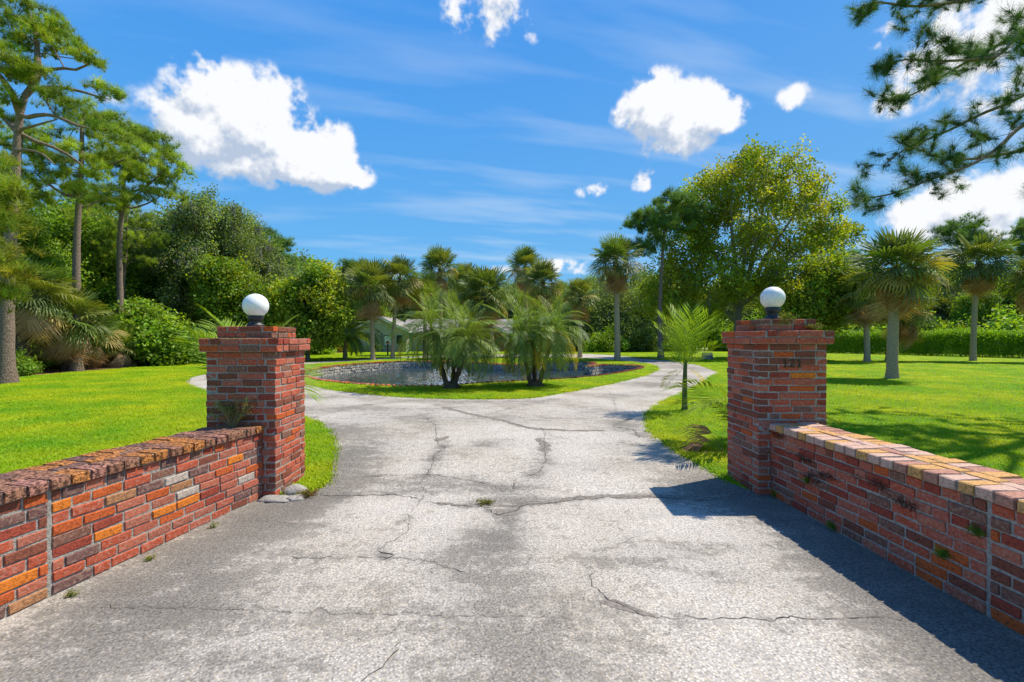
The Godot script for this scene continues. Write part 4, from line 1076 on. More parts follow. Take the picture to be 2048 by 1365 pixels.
func plant_broadleaves() -> void:
	leaf_tree("oak_tree", "grey green live oak hung with moss behind the left brick pillar", "tree", Vector3(-25.74, 0, -34), PackedVector3Array([Vector3(0, -0.05, 0), Vector3(-0.37, 2.61, 0), Vector3(0.37, 5.6, 0), Vector3(0.93, 7.47, 0)]), 0.28,
		[[Vector3(3.55, 10.46, 0), Vector3(2.17, 1.35, 3)], [Vector3(1.68, 9.34, 0), Vector3(2.17, 1.57, 3)], [Vector3(4.44, 9.37, -1), Vector3(1.62, 1.46, 3)], [Vector3(1.3, 6.93, 1), Vector3(1.99, 1.52, 3)], [Vector3(4.2, 6.75, 1), Vector3(2.1, 1.67, 3)], [Vector3(-1.31, 8.96, 0), Vector3(1.57, 1.87, 3)], [Vector3(5.59, 8.22, -1), Vector3(1.38, 1.23, 2.4)], [Vector3(5.65, 4.76, 1), Vector3(1.63, 1.45, 2.4)], [Vector3(2.75, 4.39, 1), Vector3(1.81, 1.27, 2.4)]], 330, 8, G.clump_small, OAK, "", "bark_oak", 0.36, 260, Vector2(0.8, 1.25))
	leaf_tree("oak_tree", "dark moss hung oak directly behind the left lamp globe", "tree", Vector3(-20, 0, -38), PackedVector3Array([Vector3(0, -0.05, 0), Vector3(0, 3.15, 0), Vector3(-0.42, 5.24, 0)]), 0.24,
		[[Vector3(-1.04, 7.12, 0), Vector3(2, 1.67, 3)], [Vector3(0.84, 5.66, 0), Vector3(1.75, 1.75, 3)], [Vector3(-1.3, 4.33, 1), Vector3(1.71, 1.63, 2.6)], [Vector3(1.14, 2.91, 1), Vector3(1.63, 1.46, 2.4)], [Vector3(2.51, 4.82, 0), Vector3(1.34, 1.59, 2.6)], [Vector3(-0.21, 2.29, 1.5), Vector3(1.6, 1.2, 2.4)]], 240, 8, G.clump_small, OAK, "", "bark_oak", 0.4, 160, Vector2(0.8, 1.25))
	leaf_tree("broadleaf_tree", "small slim tree with a dark trunk and yellow green leaves left of the house", "tree", Vector3(-14.56, 0, -32.4), PackedVector3Array([Vector3(0, -0.05, 0), Vector3(0, 1.49, 0), Vector3(0.11, 2.92, 0)]), 0.13,
		[[Vector3(0.89, 4.7, 0), Vector3(1.28, 1.14, 1.6)], [Vector3(-0.46, 3.56, 0), Vector3(1.28, 1.14, 1.6)], [Vector3(1.67, 3.2, 0), Vector3(1.07, 0.93, 1.4)], [Vector3(0.58, 2.13, 0.5), Vector3(1.47, 0.77, 1.4)], [Vector3(-1.17, 4.63, 0), Vector3(1, 1, 1.4)], [Vector3(0.89, 5.94, 0), Vector3(0.93, 0.64, 1.2)]], 170, 8, G.clump, YELLOWISH, "", "bark_oak", 0.36, 0, Vector2(0.8, 1.25))
	leaf_tree("broadleaf_tree", "bright leafy sapling growing in front of the dark oaks behind the left pillar", "tree", Vector3(-18.87, 0, -31), PackedVector3Array([Vector3(0, -0.05, 0), Vector3(0, 1.16, 0), Vector3(0, 2.86, 0)]), 0.12,
		[[Vector3(-0.68, 5.58, 0), Vector3(1.29, 1.09, 1.6)], [Vector3(0.75, 4.49, 0), Vector3(1.09, 0.95, 1.4)], [Vector3(-1.09, 3.81, 0), Vector3(1.09, 0.95, 1.4)], [Vector3(1.43, 2.79, 0), Vector3(1.23, 1.02, 1.4)], [Vector3(-0.09, 2.1, 0.4), Vector3(1.28, 0.94, 1.4)], [Vector3(-1.53, 4.73, 0), Vector3(0.85, 0.85, 1.2)]], 180, 8, G.clump, YELLOWISH, "", "bark_oak", 0.36, 0, Vector2(0.8, 1.25))
	leaf_tree("shrub", "wide rounded dark green shrub on the left lawn edge beside the cabbage palms", "shrub", Vector3(-21.72, 0, -27), PackedVector3Array([Vector3(0, -0.05, 0), Vector3(0, 0.91, 0)]), 0.06,
		[[Vector3(0.24, 1.74, 0), Vector3(1.54, 0.95, 1.4)], [Vector3(-1.19, 2.25, 0), Vector3(0.83, 0.89, 1.2)], [Vector3(1.59, 1.15, 0.3), Vector3(1, 0.7, 1.2)], [Vector3(-0.36, 2.69, 0), Vector3(0.89, 0.53, 1)], [Vector3(-1.39, 1.21, 0), Vector3(0.71, 0.59, 1)]], 200, 9, G.clump, GREEN, "", "bark_oak", 0.3, 0, Vector2(0.8, 1.25))
	leaf_tree("maple_tree", "large spreading leafy tree with several pale rising limbs behind the right pillar", "tree", Vector3(18.83, 0, -38), PackedVector3Array([Vector3(0, -0.05, 0), Vector3(-0.04, 2.32, 0), Vector3(0.13, 4.4, 0), Vector3(0.21, 6.07, 0)]), 0.38,
		[[Vector3(2.3, 16.01, 0), Vector3(2.34, 1.42, 3)], [Vector3(-0.21, 14.76, 0), Vector3(2.51, 1.75, 3.4)], [Vector3(-2.5, 13.33, -0.5), Vector3(2.2, 1.78, 3.4)], [Vector3(-4.62, 11.21, -0.5), Vector3(2.12, 1.52, 3)], [Vector3(4.59, 14.01, 0), Vector3(2.34, 1.75, 3.2)], [Vector3(6.89, 11.5, 0), Vector3(1.92, 1.5, 2.8)], [Vector3(1.74, 11.65, 1), Vector3(3.09, 2.03, 4)], [Vector3(-1.51, 9.21, 1), Vector3(2.68, 1.87, 3.6)], [Vector3(-4.3, 9, 0), Vector3(1.67, 1.67, 3)], [Vector3(-5.22, 5.99, 0), Vector3(1.84, 1.67, 3)], [Vector3(5.22, 9, 0), Vector3(2.34, 1.75, 3.2)], [Vector3(-2.95, 5.82, 1.5), Vector3(2.33, 1.85, 3.2)], [Vector3(8.06, 9.75, 0), Vector3(1.25, 0.92, 2)], [Vector3(0.52, 6.97, 1), Vector3(2.28, 1.63, 3)], [Vector3(3.55, 5.24, 0), Vector3(2.09, 1.67, 3)], [Vector3(-3.95, 3.52, 1), Vector3(2.03, 1.22, 2.4)], [Vector3(9.19, 10.5, 0), Vector3(0.84, 0.5, 1.2)], [Vector3(-6.89, 6.49, 0), Vector3(1.25, 1.5, 2.4)], [Vector3(-6.26, 3.99, 0), Vector3(1.67, 1.25, 2.4)], [Vector3(-2.72, 11.77, -1), Vector3(1.71, 1.29, 2.4)]], 660, 6, G.clump, MAPLE, "", "bark_maple", 0.34, 70, Vector2(0.8, 1.25), 0.012, 0.02, [[PackedVector3Array([Vector3(0.04, 3.15, 0), Vector3(-1.07, 6.02, 0.5), Vector3(-2.53, 8.8, 1), Vector3(-3.55, 11.65, 1), Vector3(-3.75, 13.27, 1)]), 0.2, 0.04], [PackedVector3Array([Vector3(0.13, 4.4, 0), Vector3(-0.7, 7.99, 1), Vector3(-1.31, 11.08, 1.6), Vector3(-1.35, 13.75, 2), Vector3(-1.19, 15.13, 2)]), 0.22, 0.04], [PackedVector3Array([Vector3(0.21, 3.99, 0), Vector3(0.73, 7.24, 0.6), Vector3(1.23, 10.79, 1.2), Vector3(1.46, 13.52, 1.5), Vector3(1.66, 15.72, 1.5)]), 0.24, 0.04], [PackedVector3Array([Vector3(0.29, 4.82, 0), Vector3(1.96, 8.06, 0.6), Vector3(3.57, 10.84, 1), Vector3(4.99, 12.87, 1)]), 0.2, 0.04], [PackedVector3Array([Vector3(0.29, 4.2, 0), Vector3(2.26, 6.39, 0.8), Vector3(4.46, 8.76, 1.2), Vector3(7.03, 10.43, 1)]), 0.17, 0.03], [PackedVector3Array([Vector3(-0.04, 2.73, 0), Vector3(-2.24, 4.75, 0.8), Vector3(-4.23, 6.34, 1.2), Vector3(-5.98, 7.58, 1)]), 0.16, 0.03], [PackedVector3Array([Vector3(0.13, 4.82, 0), Vector3(1.04, 9.15, -0.8), Vector3(1.83, 12.76, -1.5), Vector3(1.87, 15.1, -2)]), 0.18, 0.03]])
	leaf_tree("maple_tree", "lower yellow green leafy tree between the right pillar and the twin palms", "tree", Vector3(22.34, 0, -33), PackedVector3Array([Vector3(0, -0.05, 0), Vector3(0.07, 1.13, 0), Vector3(0, 2.94, 0)]), 0.16,
		[[Vector3(0.36, 5.84, 0), Vector3(1.67, 1.45, 2)], [Vector3(-1.09, 4.39, 0), Vector3(1.67, 1.31, 2)], [Vector3(1.52, 4.47, 0), Vector3(1.09, 1.16, 1.6)], [Vector3(-0.34, 3.21, 0.5), Vector3(1.64, 0.79, 1.6)], [Vector3(-1.81, 2.94, 0), Vector3(1.31, 0.87, 1.4)]], 240, 9, G.clump, MAPLE, "", "bark_maple", 0.4, 0, Vector2(0.8, 1.25))
	leaf_tree("oak_tree", "dark spreading oak with hanging moss beyond the end of the pond", "tree", Vector3(14.72, 0, -58), PackedVector3Array([Vector3(0, -0.05, 0), Vector3(0, 2.07, 0), Vector3(0.19, 5.26, 0)]), 0.32,
		[[Vector3(-3.51, 6.86, 0), Vector3(3.06, 2.29, 3)], [Vector3(0.32, 5.13, 0), Vector3(3.06, 2.55, 3.4)], [Vector3(3.63, 6.41, 0), Vector3(2.42, 2.93, 3)], [Vector3(-1.82, 2.44, 1), Vector3(3.51, 2.13, 3)], [Vector3(-5.74, 3.86, 0), Vector3(2.42, 2.42, 3)], [Vector3(2.56, 1.94, 1), Vector3(3.01, 2, 3)], [Vector3(-4.46, 1.44, 0), Vector3(2.55, 1.53, 2.4)]], 330, 7, G.clump_far, OAK, "", "bark_oak", 0.5, 160, Vector2(0.8, 1.25))
	leaf_tree("oak_tree", "dark green oak with visible trunk behind the hedge at the right", "tree", Vector3(55.89, 0, -52), PackedVector3Array([Vector3(0, -0.05, 0), Vector3(-0.11, 2.02, 0), Vector3(0, 4.88, 0)]), 0.26,
		[[Vector3(-0.11, 6.59, 0), Vector3(2.06, 1.94, 2.6)], [Vector3(-1.54, 4.59, 0), Vector3(1.94, 1.71, 2.4)], [Vector3(1.31, 4.31, 0), Vector3(2.06, 1.83, 2.4)], [Vector3(-0.11, 2.88, 0), Vector3(2.29, 1.26, 2.4)]], 190, 9, G.clump_far, GREEN, "", "bark_oak", 0.6, 0, Vector2(0.8, 1.25))

func plant_palms() -> void:
	fan_palm("full cabbage palm left of the pond in front of the house gable", Vector3(-10.39, 0, -33.9), 5.25, Vector2(-0.11, 0), 2.3, 0.19, "palms standing round the pond", 36, 14, false)
	fan_palm("cabbage palm with browning fronds just right of the gable palm", Vector3(-9.35, 0, -35.6), 6.22, Vector2(0.59, 0), 1.96, 0.17, "palms standing round the pond", 32, 16, false)
	fan_palm("short cabbage palm whose trunk is hidden behind the left feather palm clump", Vector3(-7.27, 0, -38), 5.16, Vector2(0, 0), 2.02, 0.19, "palms standing round the pond", 34, 10, false)
	fan_palm("tall cabbage palm, leftmost of the high crowns above the pond", Vector3(-6.87, 0, -44), 8.29, Vector2(-0.1, 0), 2.24, 0.19, "palms standing round the pond", 36, 14, false)
	fan_palm("slim cabbage palm crown squeezed between the tall left palm and the wide one", Vector3(-4.44, 0, -47), 7.56, Vector2(-0.21, 0), 2.02, 0.18, "palms standing round the pond", 30, 12, false)
	fan_palm("wide heavy crowned cabbage palm with a drooping brown skirt above the middle of the pond", Vector3(-1.5, 0, -36), 4.97, Vector2(-0.71, 0), 2.52, 0.18, "palms standing round the pond", 46, 22, false)
	fan_palm("tall cabbage palm with a dark crown right of the pond centre", Vector3(1.4, 0, -44), 8.43, Vector2(-0.15, 0), 2.18, 0.2, "palms standing round the pond", 36, 14, false)
	fan_palm("cabbage palm overlapping the dark tall palm on its right side", Vector3(2.29, 0, -40), 6.49, Vector2(0.44, 0), 2.18, 0.18, "palms standing round the pond", 40, 16, false)
	fan_palm("low cabbage palm with a brown skirt at the right end of the pond row", Vector3(5.68, 0, -38), 5.07, Vector2(0, 0), 1.79, 0.2, "palms standing round the pond", 30, 16, false)
	fan_palm("tall lone cabbage palm with a flared grey trunk on the right tip of the island", Vector3(7.51, 0, -32.4), 6.98, Vector2(-0.11, 0), 2.05, 0.23, "", 40, 18, false)
	fan_palm("nearest cabbage palm on the right lawn with a leaning trunk", Vector3(14.72, 0, -17.6), 4.23, Vector2(0.14, 0), 1.62, 0.21, "", 50, 18, false)
	fan_palm("cabbage palm with a brown skirt left of and behind the nearest right lawn palm", Vector3(23.67, 0, -30.3), 4.76, Vector2(-0.23, 0), 2.1, 0.2, "", 38, 20, false)
	fan_palm("half hidden cabbage palm directly behind the nearest right lawn palm", Vector3(26.18, 0, -31.6), 3.65, Vector2(0.97, 0), 2.2, 0.21, "", 30, 18, false)
	fan_palm("tall slim cabbage palm by the hedge at the right with a rust brown skirt", Vector3(32.1, 0, -31.65), 6.89, Vector2(0.38, 0), 2.15, 0.19, "", 40, 20, false)
	fan_palm("cabbage palm cut off by the right edge of the view in front of the hedge", Vector3(34.55, 0, -30), 5.46, Vector2(0, 0), 1.9, 0.2, "", 34, 16, false)
	fan_palm("shaded palm behind the hedge left of the tall slim palm", Vector3(48.91, 0, -52), 4.77, Vector2(0, 0), 2.3, 0.22, "small palms in the shade behind the hedge", 26, 12, false)
	fan_palm("shaded palm with hanging dead leaves straight behind the tall slim palm", Vector3(54.95, 0, -54), 5.13, Vector2(0, 0), 2.4, 0.22, "small palms in the shade behind the hedge", 26, 12, false)
	fan_palm("low shaded palm behind the hedge next to the right pillar", Vector3(40.86, 0, -55), 3.86, Vector2(0, 0), 2.2, 0.22, "small palms in the shade behind the hedge", 26, 12, false)
	fan_palm("shaded palm behind the hedge at the right edge", Vector3(56.37, 0, -50), 4.31, Vector2(0, 0), 2.3, 0.22, "small palms in the shade behind the hedge", 26, 12, false)
	fan_palm("low shaded palm behind the hedge and the twin palm trunks", Vector3(44.68, 0, -56), 3.29, Vector2(0, 0), 2.2, 0.22, "small palms in the shade behind the hedge", 26, 12, false)
	fan_palm("large low cabbage palm beside the left pine with a shaggy dead skirt", Vector3(-21.63, 0, -20), 3.46, Vector2(0.48, 0), 1.75, 0.24, "", 44, 34, true)
	fan_palm("low cabbage palm with criss cross leaf stubs on its trunk", Vector3(-21.57, 0, -22.2), 2.44, Vector2(0.15, 0.4), 1.75, 0.26, "", 42, 34, true)
	fan_palm("short cabbage palm with a smooth brown trunk beside the stub covered palm", Vector3(-22.17, 0, -23.4), 1.82, Vector2(0.62, 0), 1.5, 0.2, "", 24, 14, false)
	fan_palm("short cabbage palm with an orange brown dead skirt under the left shrub", Vector3(-21.65, 0, -25), 1.24, Vector2(0, 0), 1.3, 0.3, "", 16, 22, false)

func plant_near_pine() -> void:
	# the trunk stands outside the frame; its long boughs reach in over the right lawn
	var at := Vector3(13.4, 0, -9.6)
	var t := thing("pine_tree", "near pine bough with long drooping needle tufts reaching in from the upper right", "tree", at)
	var limbs := []
	var an := []
	var boughs := [
		[[13.3, 6.9, -9.5, 11.63, 6.5, -9.2, 10.13, 5.8, -9, 9.5, 5.3, -8.9, 8.96, 4.96, -8.9, 8.27, 4.71, -9, 7.58, 4.46, -9.1, 6.95, 4.38, -9.2], 42],
		[[13.3, 8.2, -9.6, 12.0, 7.6, -9.6, 10.69, 6.66, -9.5, 9.77, 6.24, -9.5, 9.15, 5.93, -9.6, 8.41, 5.62, -9.7, 8.0, 5.3, -9.8], 40],
		[[13.3, 8.8, -9.4, 11.2, 8.0, -8.7, 9.56, 7.34, -8.5, 9.02, 6.82, -8.4, 8.46, 6.66, -8.3, 7.72, 6.62, -8.3, 7.15, 6.7, -8.4, 6.82, 6.5, -8.4], 44],
		[[13.2, 10.2, -9.4, 11.37, 9.2, -8.9, 9.24, 8.25, -8.8, 8.47, 8.05, -8.8, 7.7, 7.98, -8.8, 6.95, 8.05, -8.8, 6.62, 7.75, -8.8], 46],
		[[13.3, 4.9, -9.5, 12.4, 4.5, -9.5, 11.4, 4.5, -9.5, 10.75, 4.62, -9.5], 14],
		[[13.3, 9.0, -9.9, 11.8, 8.6, -10.4, 10.4, 7.9, -10.6, 9.4, 7.3, -10.7, 8.8, 7.2, -10.8], 36], [[13.3, 6.0, -9.9, 12.2, 6.0, -10.6, 11.0, 5.9, -11.0, 10.2, 6.1, -11.2], 22],
		[[13.2, 11.0, -9.2, 11.8, 10.6, -8.2, 10.2, 9.6, -7.6, 8.8, 9.0, -7.4], 40], [[13.5, 9.5, -9.6, 15.0, 9.6, -9.0, 16.4, 9.2, -8.6], 30], [[13.4, 11.5, -9.6, 14.2, 12.4, -10.6, 15.0, 12.8, -11.6], 30],
	]
	for b in boughs:
		var p := PackedVector3Array()
		for i in b[0].size() / 3: p.append(Vector3(b[0][3 * i], b[0][3 * i + 1], b[0][3 * i + 2]) - at)
		limbs.append([p, 0.065, 0.014])
		var c := Curve3D.new()
		for q in p: c.add_point(q)
		for i in b[1]:
			var f := pow(rng.randf(), 0.75)
			var q := c.sample_baked(c.get_baked_length() * lerpf(0.22, 1.0, f), true)
			an.append(q + Vector3(rng.randfn() * 0.34 - 0.16, rng.randfn() * 0.26 + 0.10, rng.randfn() * 0.42) * lerpf(1.25, 0.6, f))
	var s := grow(PackedVector3Array([Vector3.ZERO, Vector3(0, 4, 0), Vector3(-0.15, 9, 0.1), Vector3(0, 13, 0)]), 0.24, 0.1, limbs, an, 0.0055, 0.22, 0.0, 0.10)
	part("trunk", wood(s), M.bark_pine, t)
	var ts: Array[Transform3D] = []
	var cs := PackedColorArray()
	for k in s.chains.size():
		if k < 1: continue
		var ids: PackedInt32Array = s.chains[k]
		var e := s.pos[ids[ids.size() - 1]]
		var d := (e - s.pos[ids[maxi(0, ids.size() - 2)]]).normalized()
		for i in 4:
			var y := (d + rv() * 0.4 + Vector3.UP * 0.15).normalized()
			var x := y.cross(rv()).normalized()
			ts.append(Transform3D(Basis(x, y, x.cross(y)) * rf(0.65, 1.25), e - d * i * 0.085 + rv() * 0.03))
			var q := rf(0.75, 1.25)
			cs.append(Color(0.085 * q * rf(0.8, 1.3), 0.175 * q, 0.055 * q))
	many("needles", G.tuft_near, M.needle, ts, cs, t, "stuff")
	# cones
	var cone := lathe([Vector2(0, -0.05), Vector2(0.022, -0.04), Vector2(0.028, -0.01), Vector2(0.018, 0.03), Vector2(0, 0.05)], 8)
	for i in 14:
		var o := part("pine_cone", cone, M.bark_palm_dark, t)
		o.position = an[(i * 17) % an.size()] + Vector3(0, -0.05, 0)

func plant_woods() -> void:
	# woods behind: built trees, then copies of them
	var o1 := leaf_tree("oak_tree", "oak in the dense wood behind the left lawn", "tree", Vector3(-40, 0, -40), PackedVector3Array([Vector3(0, 0, 0), Vector3(0.3, 2, 0.1), Vector3(0.1, 3.6, 0)]), 0.28,
		[[Vector3(0, 8.0, 0), Vector3(3.2, 2.4, 3)], [Vector3(-2.8, 6.2, 0.6), Vector3(2.6, 2.4, 2.6)], [Vector3(2.9, 6.4, -0.4), Vector3(2.6, 2.4, 2.6)], [Vector3(0.4, 5.2, 2.2), Vector3(2.8, 2.2, 2.2)], [Vector3(0, 5.0, -2.2), Vector3(2.8, 2.2, 2.2)], [Vector3(-1.5, 3.6, 1.0), Vector3(2.4, 1.5, 2.0)], [Vector3(2.2, 3.8, 1.0), Vector3(2.2, 1.5, 2.0)]],
		300, 8, G.clump_far, OAK, "oaks of the wood behind the left lawn", "bark_oak", 0.42, 110)
	var o2 := leaf_tree("broadleaf_tree", "green broadleaf tree in the dense wood behind the left lawn", "tree", Vector3(-33, 0, -35), PackedVector3Array([Vector3(0, 0, 0), Vector3(-0.2, 2, 0.1), Vector3(-0.1, 4.4, 0)]), 0.22,
		[[Vector3(0, 9.4, 0), Vector3(2.4, 2.4, 2.4)], [Vector3(-1.8, 7.0, 0.4), Vector3(2.2, 2.4, 2.2)], [Vector3(1.9, 7.2, -0.4), Vector3(2.2, 2.6, 2.2)], [Vector3(0.2, 5.2, 1.4), Vector3(2.6, 1.9, 2.2)], [Vector3(0.4, 3.4, 0.6), Vector3(2.2, 1.6, 2.2)]],
		250, 8, G.clump_far, GREEN, "broadleaf trees of the wood behind the left lawn", "bark_oak", 0.42, 0)
	var u1 := leaf_tree("shrub", "leafy undergrowth shrub at the foot of the left wood", "shrub", Vector3(-24.4, 0, -20.5), PackedVector3Array([Vector3(0, 0, 0), Vector3(0, 0.5, 0)]), 0.04,
		[[Vector3(0, 1.0, 0), Vector3(1.3, 0.9, 1.2)], [Vector3(-1.0, 0.7, 0.3), Vector3(0.9, 0.7, 0.9)], [Vector3(1.0, 0.65, 0.2), Vector3(0.9, 0.7, 0.9)]], 70, 8, G.clump, GREEN, "shrubs at the foot of the left wood", "bark_oak", 0.26, 0)
	var slim: Node3D = null
	for o in get_children():
		if String(o.get_meta("label", "")).begins_with("straight trunked pine"): slim = o
	for q in [[-31, 33, 0.95], [-27, 36.5, 0.85], [-37, 38, 1.1], [-24.2, 43, 0.8], [-25.2, 29.5, 0.8], [-22.0, 51, 0.8], [-29.5, 25.5, 0.95]]:
		copy_of(slim, "slim pine rising out of the dense wood behind the left lawn", Vector3(q[0], 0, -q[1]), rf(0, TAU), Vector3(0.75, 1.0, 0.75) * q[2], "slim pines of the wood behind the left lawn")
	var lw := "oak in the dense wood behind the left lawn"
	for q in [[-33, 27, 1.0], [-30, 41, 1.1], [-26.5, 44, 0.95], [-37, 33, 1.1], [-24.5, 53, 1.05], [-30, 58, 1.1], [-21, 66, 1.05], [-45, 47, 1.2], [-28, 20, 0.9], [-34, 16, 1.0]]:
		copy_of(o1, lw, Vector3(q[0], 0, -q[1]), rf(0, TAU), Vector3.ONE * q[2] * rf(0.92, 1.06))
	lw = "green broadleaf tree in the dense wood behind the left lawn"
	for q in [[-28.5, 30, 0.8], [-27, 35.5, 0.85], [-24, 37, 0.7], [-25.5, 48, 0.9], [-27, 24, 0.75], [-38, 24, 1.1], [-21.5, 46, 0.7], [-19, 58, 0.8]]:
		copy_of(o2, lw, Vector3(q[0], 0, -q[1]), rf(0, TAU), Vector3.ONE * q[2] * rf(0.92, 1.06))
	lw = "leafy undergrowth shrub at the foot of the left wood"
	for q in [[-23.4, 17, 0.8], [-25, 23, 1.2], [-24.4, 26.5, 1.0], [-23.4, 29.5, 1.2], [-22.4, 32.5, 1.0], [-22, 36, 1.1], [-20.6, 40, 1.0], [-19.6, 44, 1.1], [-21.6, 49, 1.2], [-25, 27, 1.3], [-25, 33, 1.4], [-24, 41, 1.4], [-20.6, 55, 1.0], [-26, 19, 1.3], [-25, 15, 1.2], [-22.5, 60, 1.3], [-24.4, 24.8, 0.9], [-21.0, 19.0, 0.42], [-22.4, 28.4, 0.6]]:
		copy_of(u1, lw, Vector3(q[0], 0, -q[1]), rf(0, TAU), Vector3.ONE * q[2] * Vector3(1, rf(0.8, 1.2), 1))
	lw = "oak in the wood closing the view behind the house and pond"
	for q in [[-14, 70, 0.95], [-8, 73, 0.95], [-3, 71, 0.85], [3, 70, 0.9], [8.5, 69, 0.95], [13, 66, 0.9], [19.5, 66, 1.0], [25, 68, 0.95], [-26, 74, 1.1], [-20, 80, 1.2], [0, 84, 1.1], [14, 84, 1.2], [28, 84, 1.2], [-10, 90, 1.3]]:
		copy_of(o1, lw, Vector3(q[0], 0, -q[1]), rf(0, TAU), Vector3.ONE * q[2] * rf(0.92, 1.06), "oaks of the wood behind the house and pond")
	lw = "dark shrub closing the foot of the wood behind the pond"
	for q in [[-8, 66, 1.4], [-4, 65, 1.3], [0, 64, 1.4], [3.5, 63, 1.3], [7, 63, 1.5], [10.5, 62, 1.4], [14, 62, 1.5], [17.5, 62, 1.4], [21, 62, 1.5], [24.5, 61, 1.4], [28, 60, 1.5], [12, 60, 1.2], [16, 59.5, 1.3], [19.5, 59.5, 1.2], [9, 66, 1.6], [15.5, 66, 1.7], [20, 66.5, 1.7]]:
		copy_of(u1, lw, Vector3(q[0], 0, -q[1]), rf(0, TAU), Vector3(1.2, 1.25, 1.1) * q[2], "shrubs at the foot of the wood behind the pond")
	lw = "oak in the shady wood behind the clipped hedge"
	for q in [[31, 66, 0.95], [36.5, 62, 0.9], [42, 60, 0.9], [48, 58, 0.95], [53, 54, 0.9], [58, 48, 0.95], [40, 72, 1.1], [50, 70, 1.1], [60, 64, 1.2], [62, 40, 1.0]]:
		copy_of(o1, lw, Vector3(q[0], 0, -q[1]), rf(0, TAU), Vector3.ONE * q[2] * rf(0.92, 1.06), "oaks of the wood behind the hedge")
	lw = "broadleaf tree in the shady wood behind the clipped hedge"
	for q in [[34, 58, 0.62], [45, 53, 0.6], [50, 49, 0.62], [54, 43, 0.6], [39.5, 56, 0.55], [56, 58, 0.9]]:
		copy_of(o2, lw, Vector3(q[0], 0, -q[1]), rf(0, TAU), Vector3.ONE * q[2] * rf(0.92, 1.06), "broadleaf trees of the wood behind the hedge")
	lw = "dark shrub in the shade behind the clipped hedge"
	for q in [[31.5, 58, 1.3], [35, 56, 1.3], [38.6, 55, 1.4], [42, 53, 1.3], [45, 51, 1.4], [47.5, 48, 1.3], [50, 45, 1.4], [51.5, 41, 1.3], [53, 37, 1.4], [36, 64, 1.8], [44, 60, 1.8], [52, 54, 1.8], [58, 46, 1.8]]:
		copy_of(u1, lw, Vector3(q[0], 0, -q[1]), rf(0, TAU), Vector3(1.2, 1.3, 1.1) * q[2], "shrubs behind the hedge")
	var r1 := copy_of(u1, "round bright green clipped shrub beside the far drive left of the lone palm", Vector3(11.2, 0, -53.5), 0.4, Vector3(1.25, 1.15, 1.0))
	r1.remove_meta("group")

func feather_clump(label: String, at: Vector3, heads: Array, l: float, n: int) -> void:
	var t := thing("feather_palm", label, "palm", at, 0.0, "feather palm clumps on the island")
	for h in heads:
		var b := MB.new()
		var e: Vector3 = h[0]
		var root: Vector3 = h[1]
		b.tube(resample(PackedVector3Array([root, root + Vector3((e.x - root.x) * 0.42, e.y * 0.4, (e.z - root.z) * 0.4), e]), 0.16), PackedFloat32Array(), 7) if false else null
		var pts := resample(PackedVector3Array([root - Vector3(0, 0.05, 0), root + Vector3((e.x - root.x) * 0.45, e.y * 0.4, (e.z - root.z) * 0.45), e]), 0.14)
		var rad := PackedFloat32Array()
		for i in pts.size(): rad.append(lerpf(0.075, 0.058, float(i) / pts.size()) * (1.0 + 0.10 * (i % 2)))
		b.tube(pts, rad, 8, Color.WHITE, 0.08)
		part("stem", b.mesh(), M.bark_palm_dark, t)
		for i in n:
			var f := (i + 0.5) / n
			var el := deg_to_rad(lerpf(84, -30, pow(f, 0.9)) + rf(-10, 10))
			var key: String = "feather_c" if f > 0.8 and rng.randf() < 0.4 else "feather_b" if rng.randf() < 0.45 or f < 0.2 else "feather_a"
			frond(t, G.feather[i % 2] if f > 0.15 else G.feather[2], M[key], e, i * 2.39996 + rf(-0.3, 0.3), el, l * rf(0.85, 1.1))
		var hang := MB.new()
		for i in 9:
			var a := rf(0, TAU)
			var o := e + Vector3(cos(a), 0, sin(a)) * rf(0.25, 0.75) + Vector3(0, -0.25, 0)
			hang.tube(PackedVector3Array([e, o, o + Vector3(rf(-0.06, 0.06), -rf(0.5, 1.0), 0)]), PackedFloat32Array([0.012, 0.012, 0.007]), 4)
		part("dry_stalk", hang.mesh(), M.bark_palm_dark, t, "stuff")
	var heap := MB.new()
	heap.tube(PackedVector3Array([Vector3(0, -0.05, 0), Vector3(0, 0.08, 0), Vector3(0, 0.22, 0)]), PackedFloat32Array([0.36, 0.30, 0.10]), 11, Color.WHITE, 0.2, true)
	part("root_crown", heap.mesh(), M.bark_palm_dark, t)

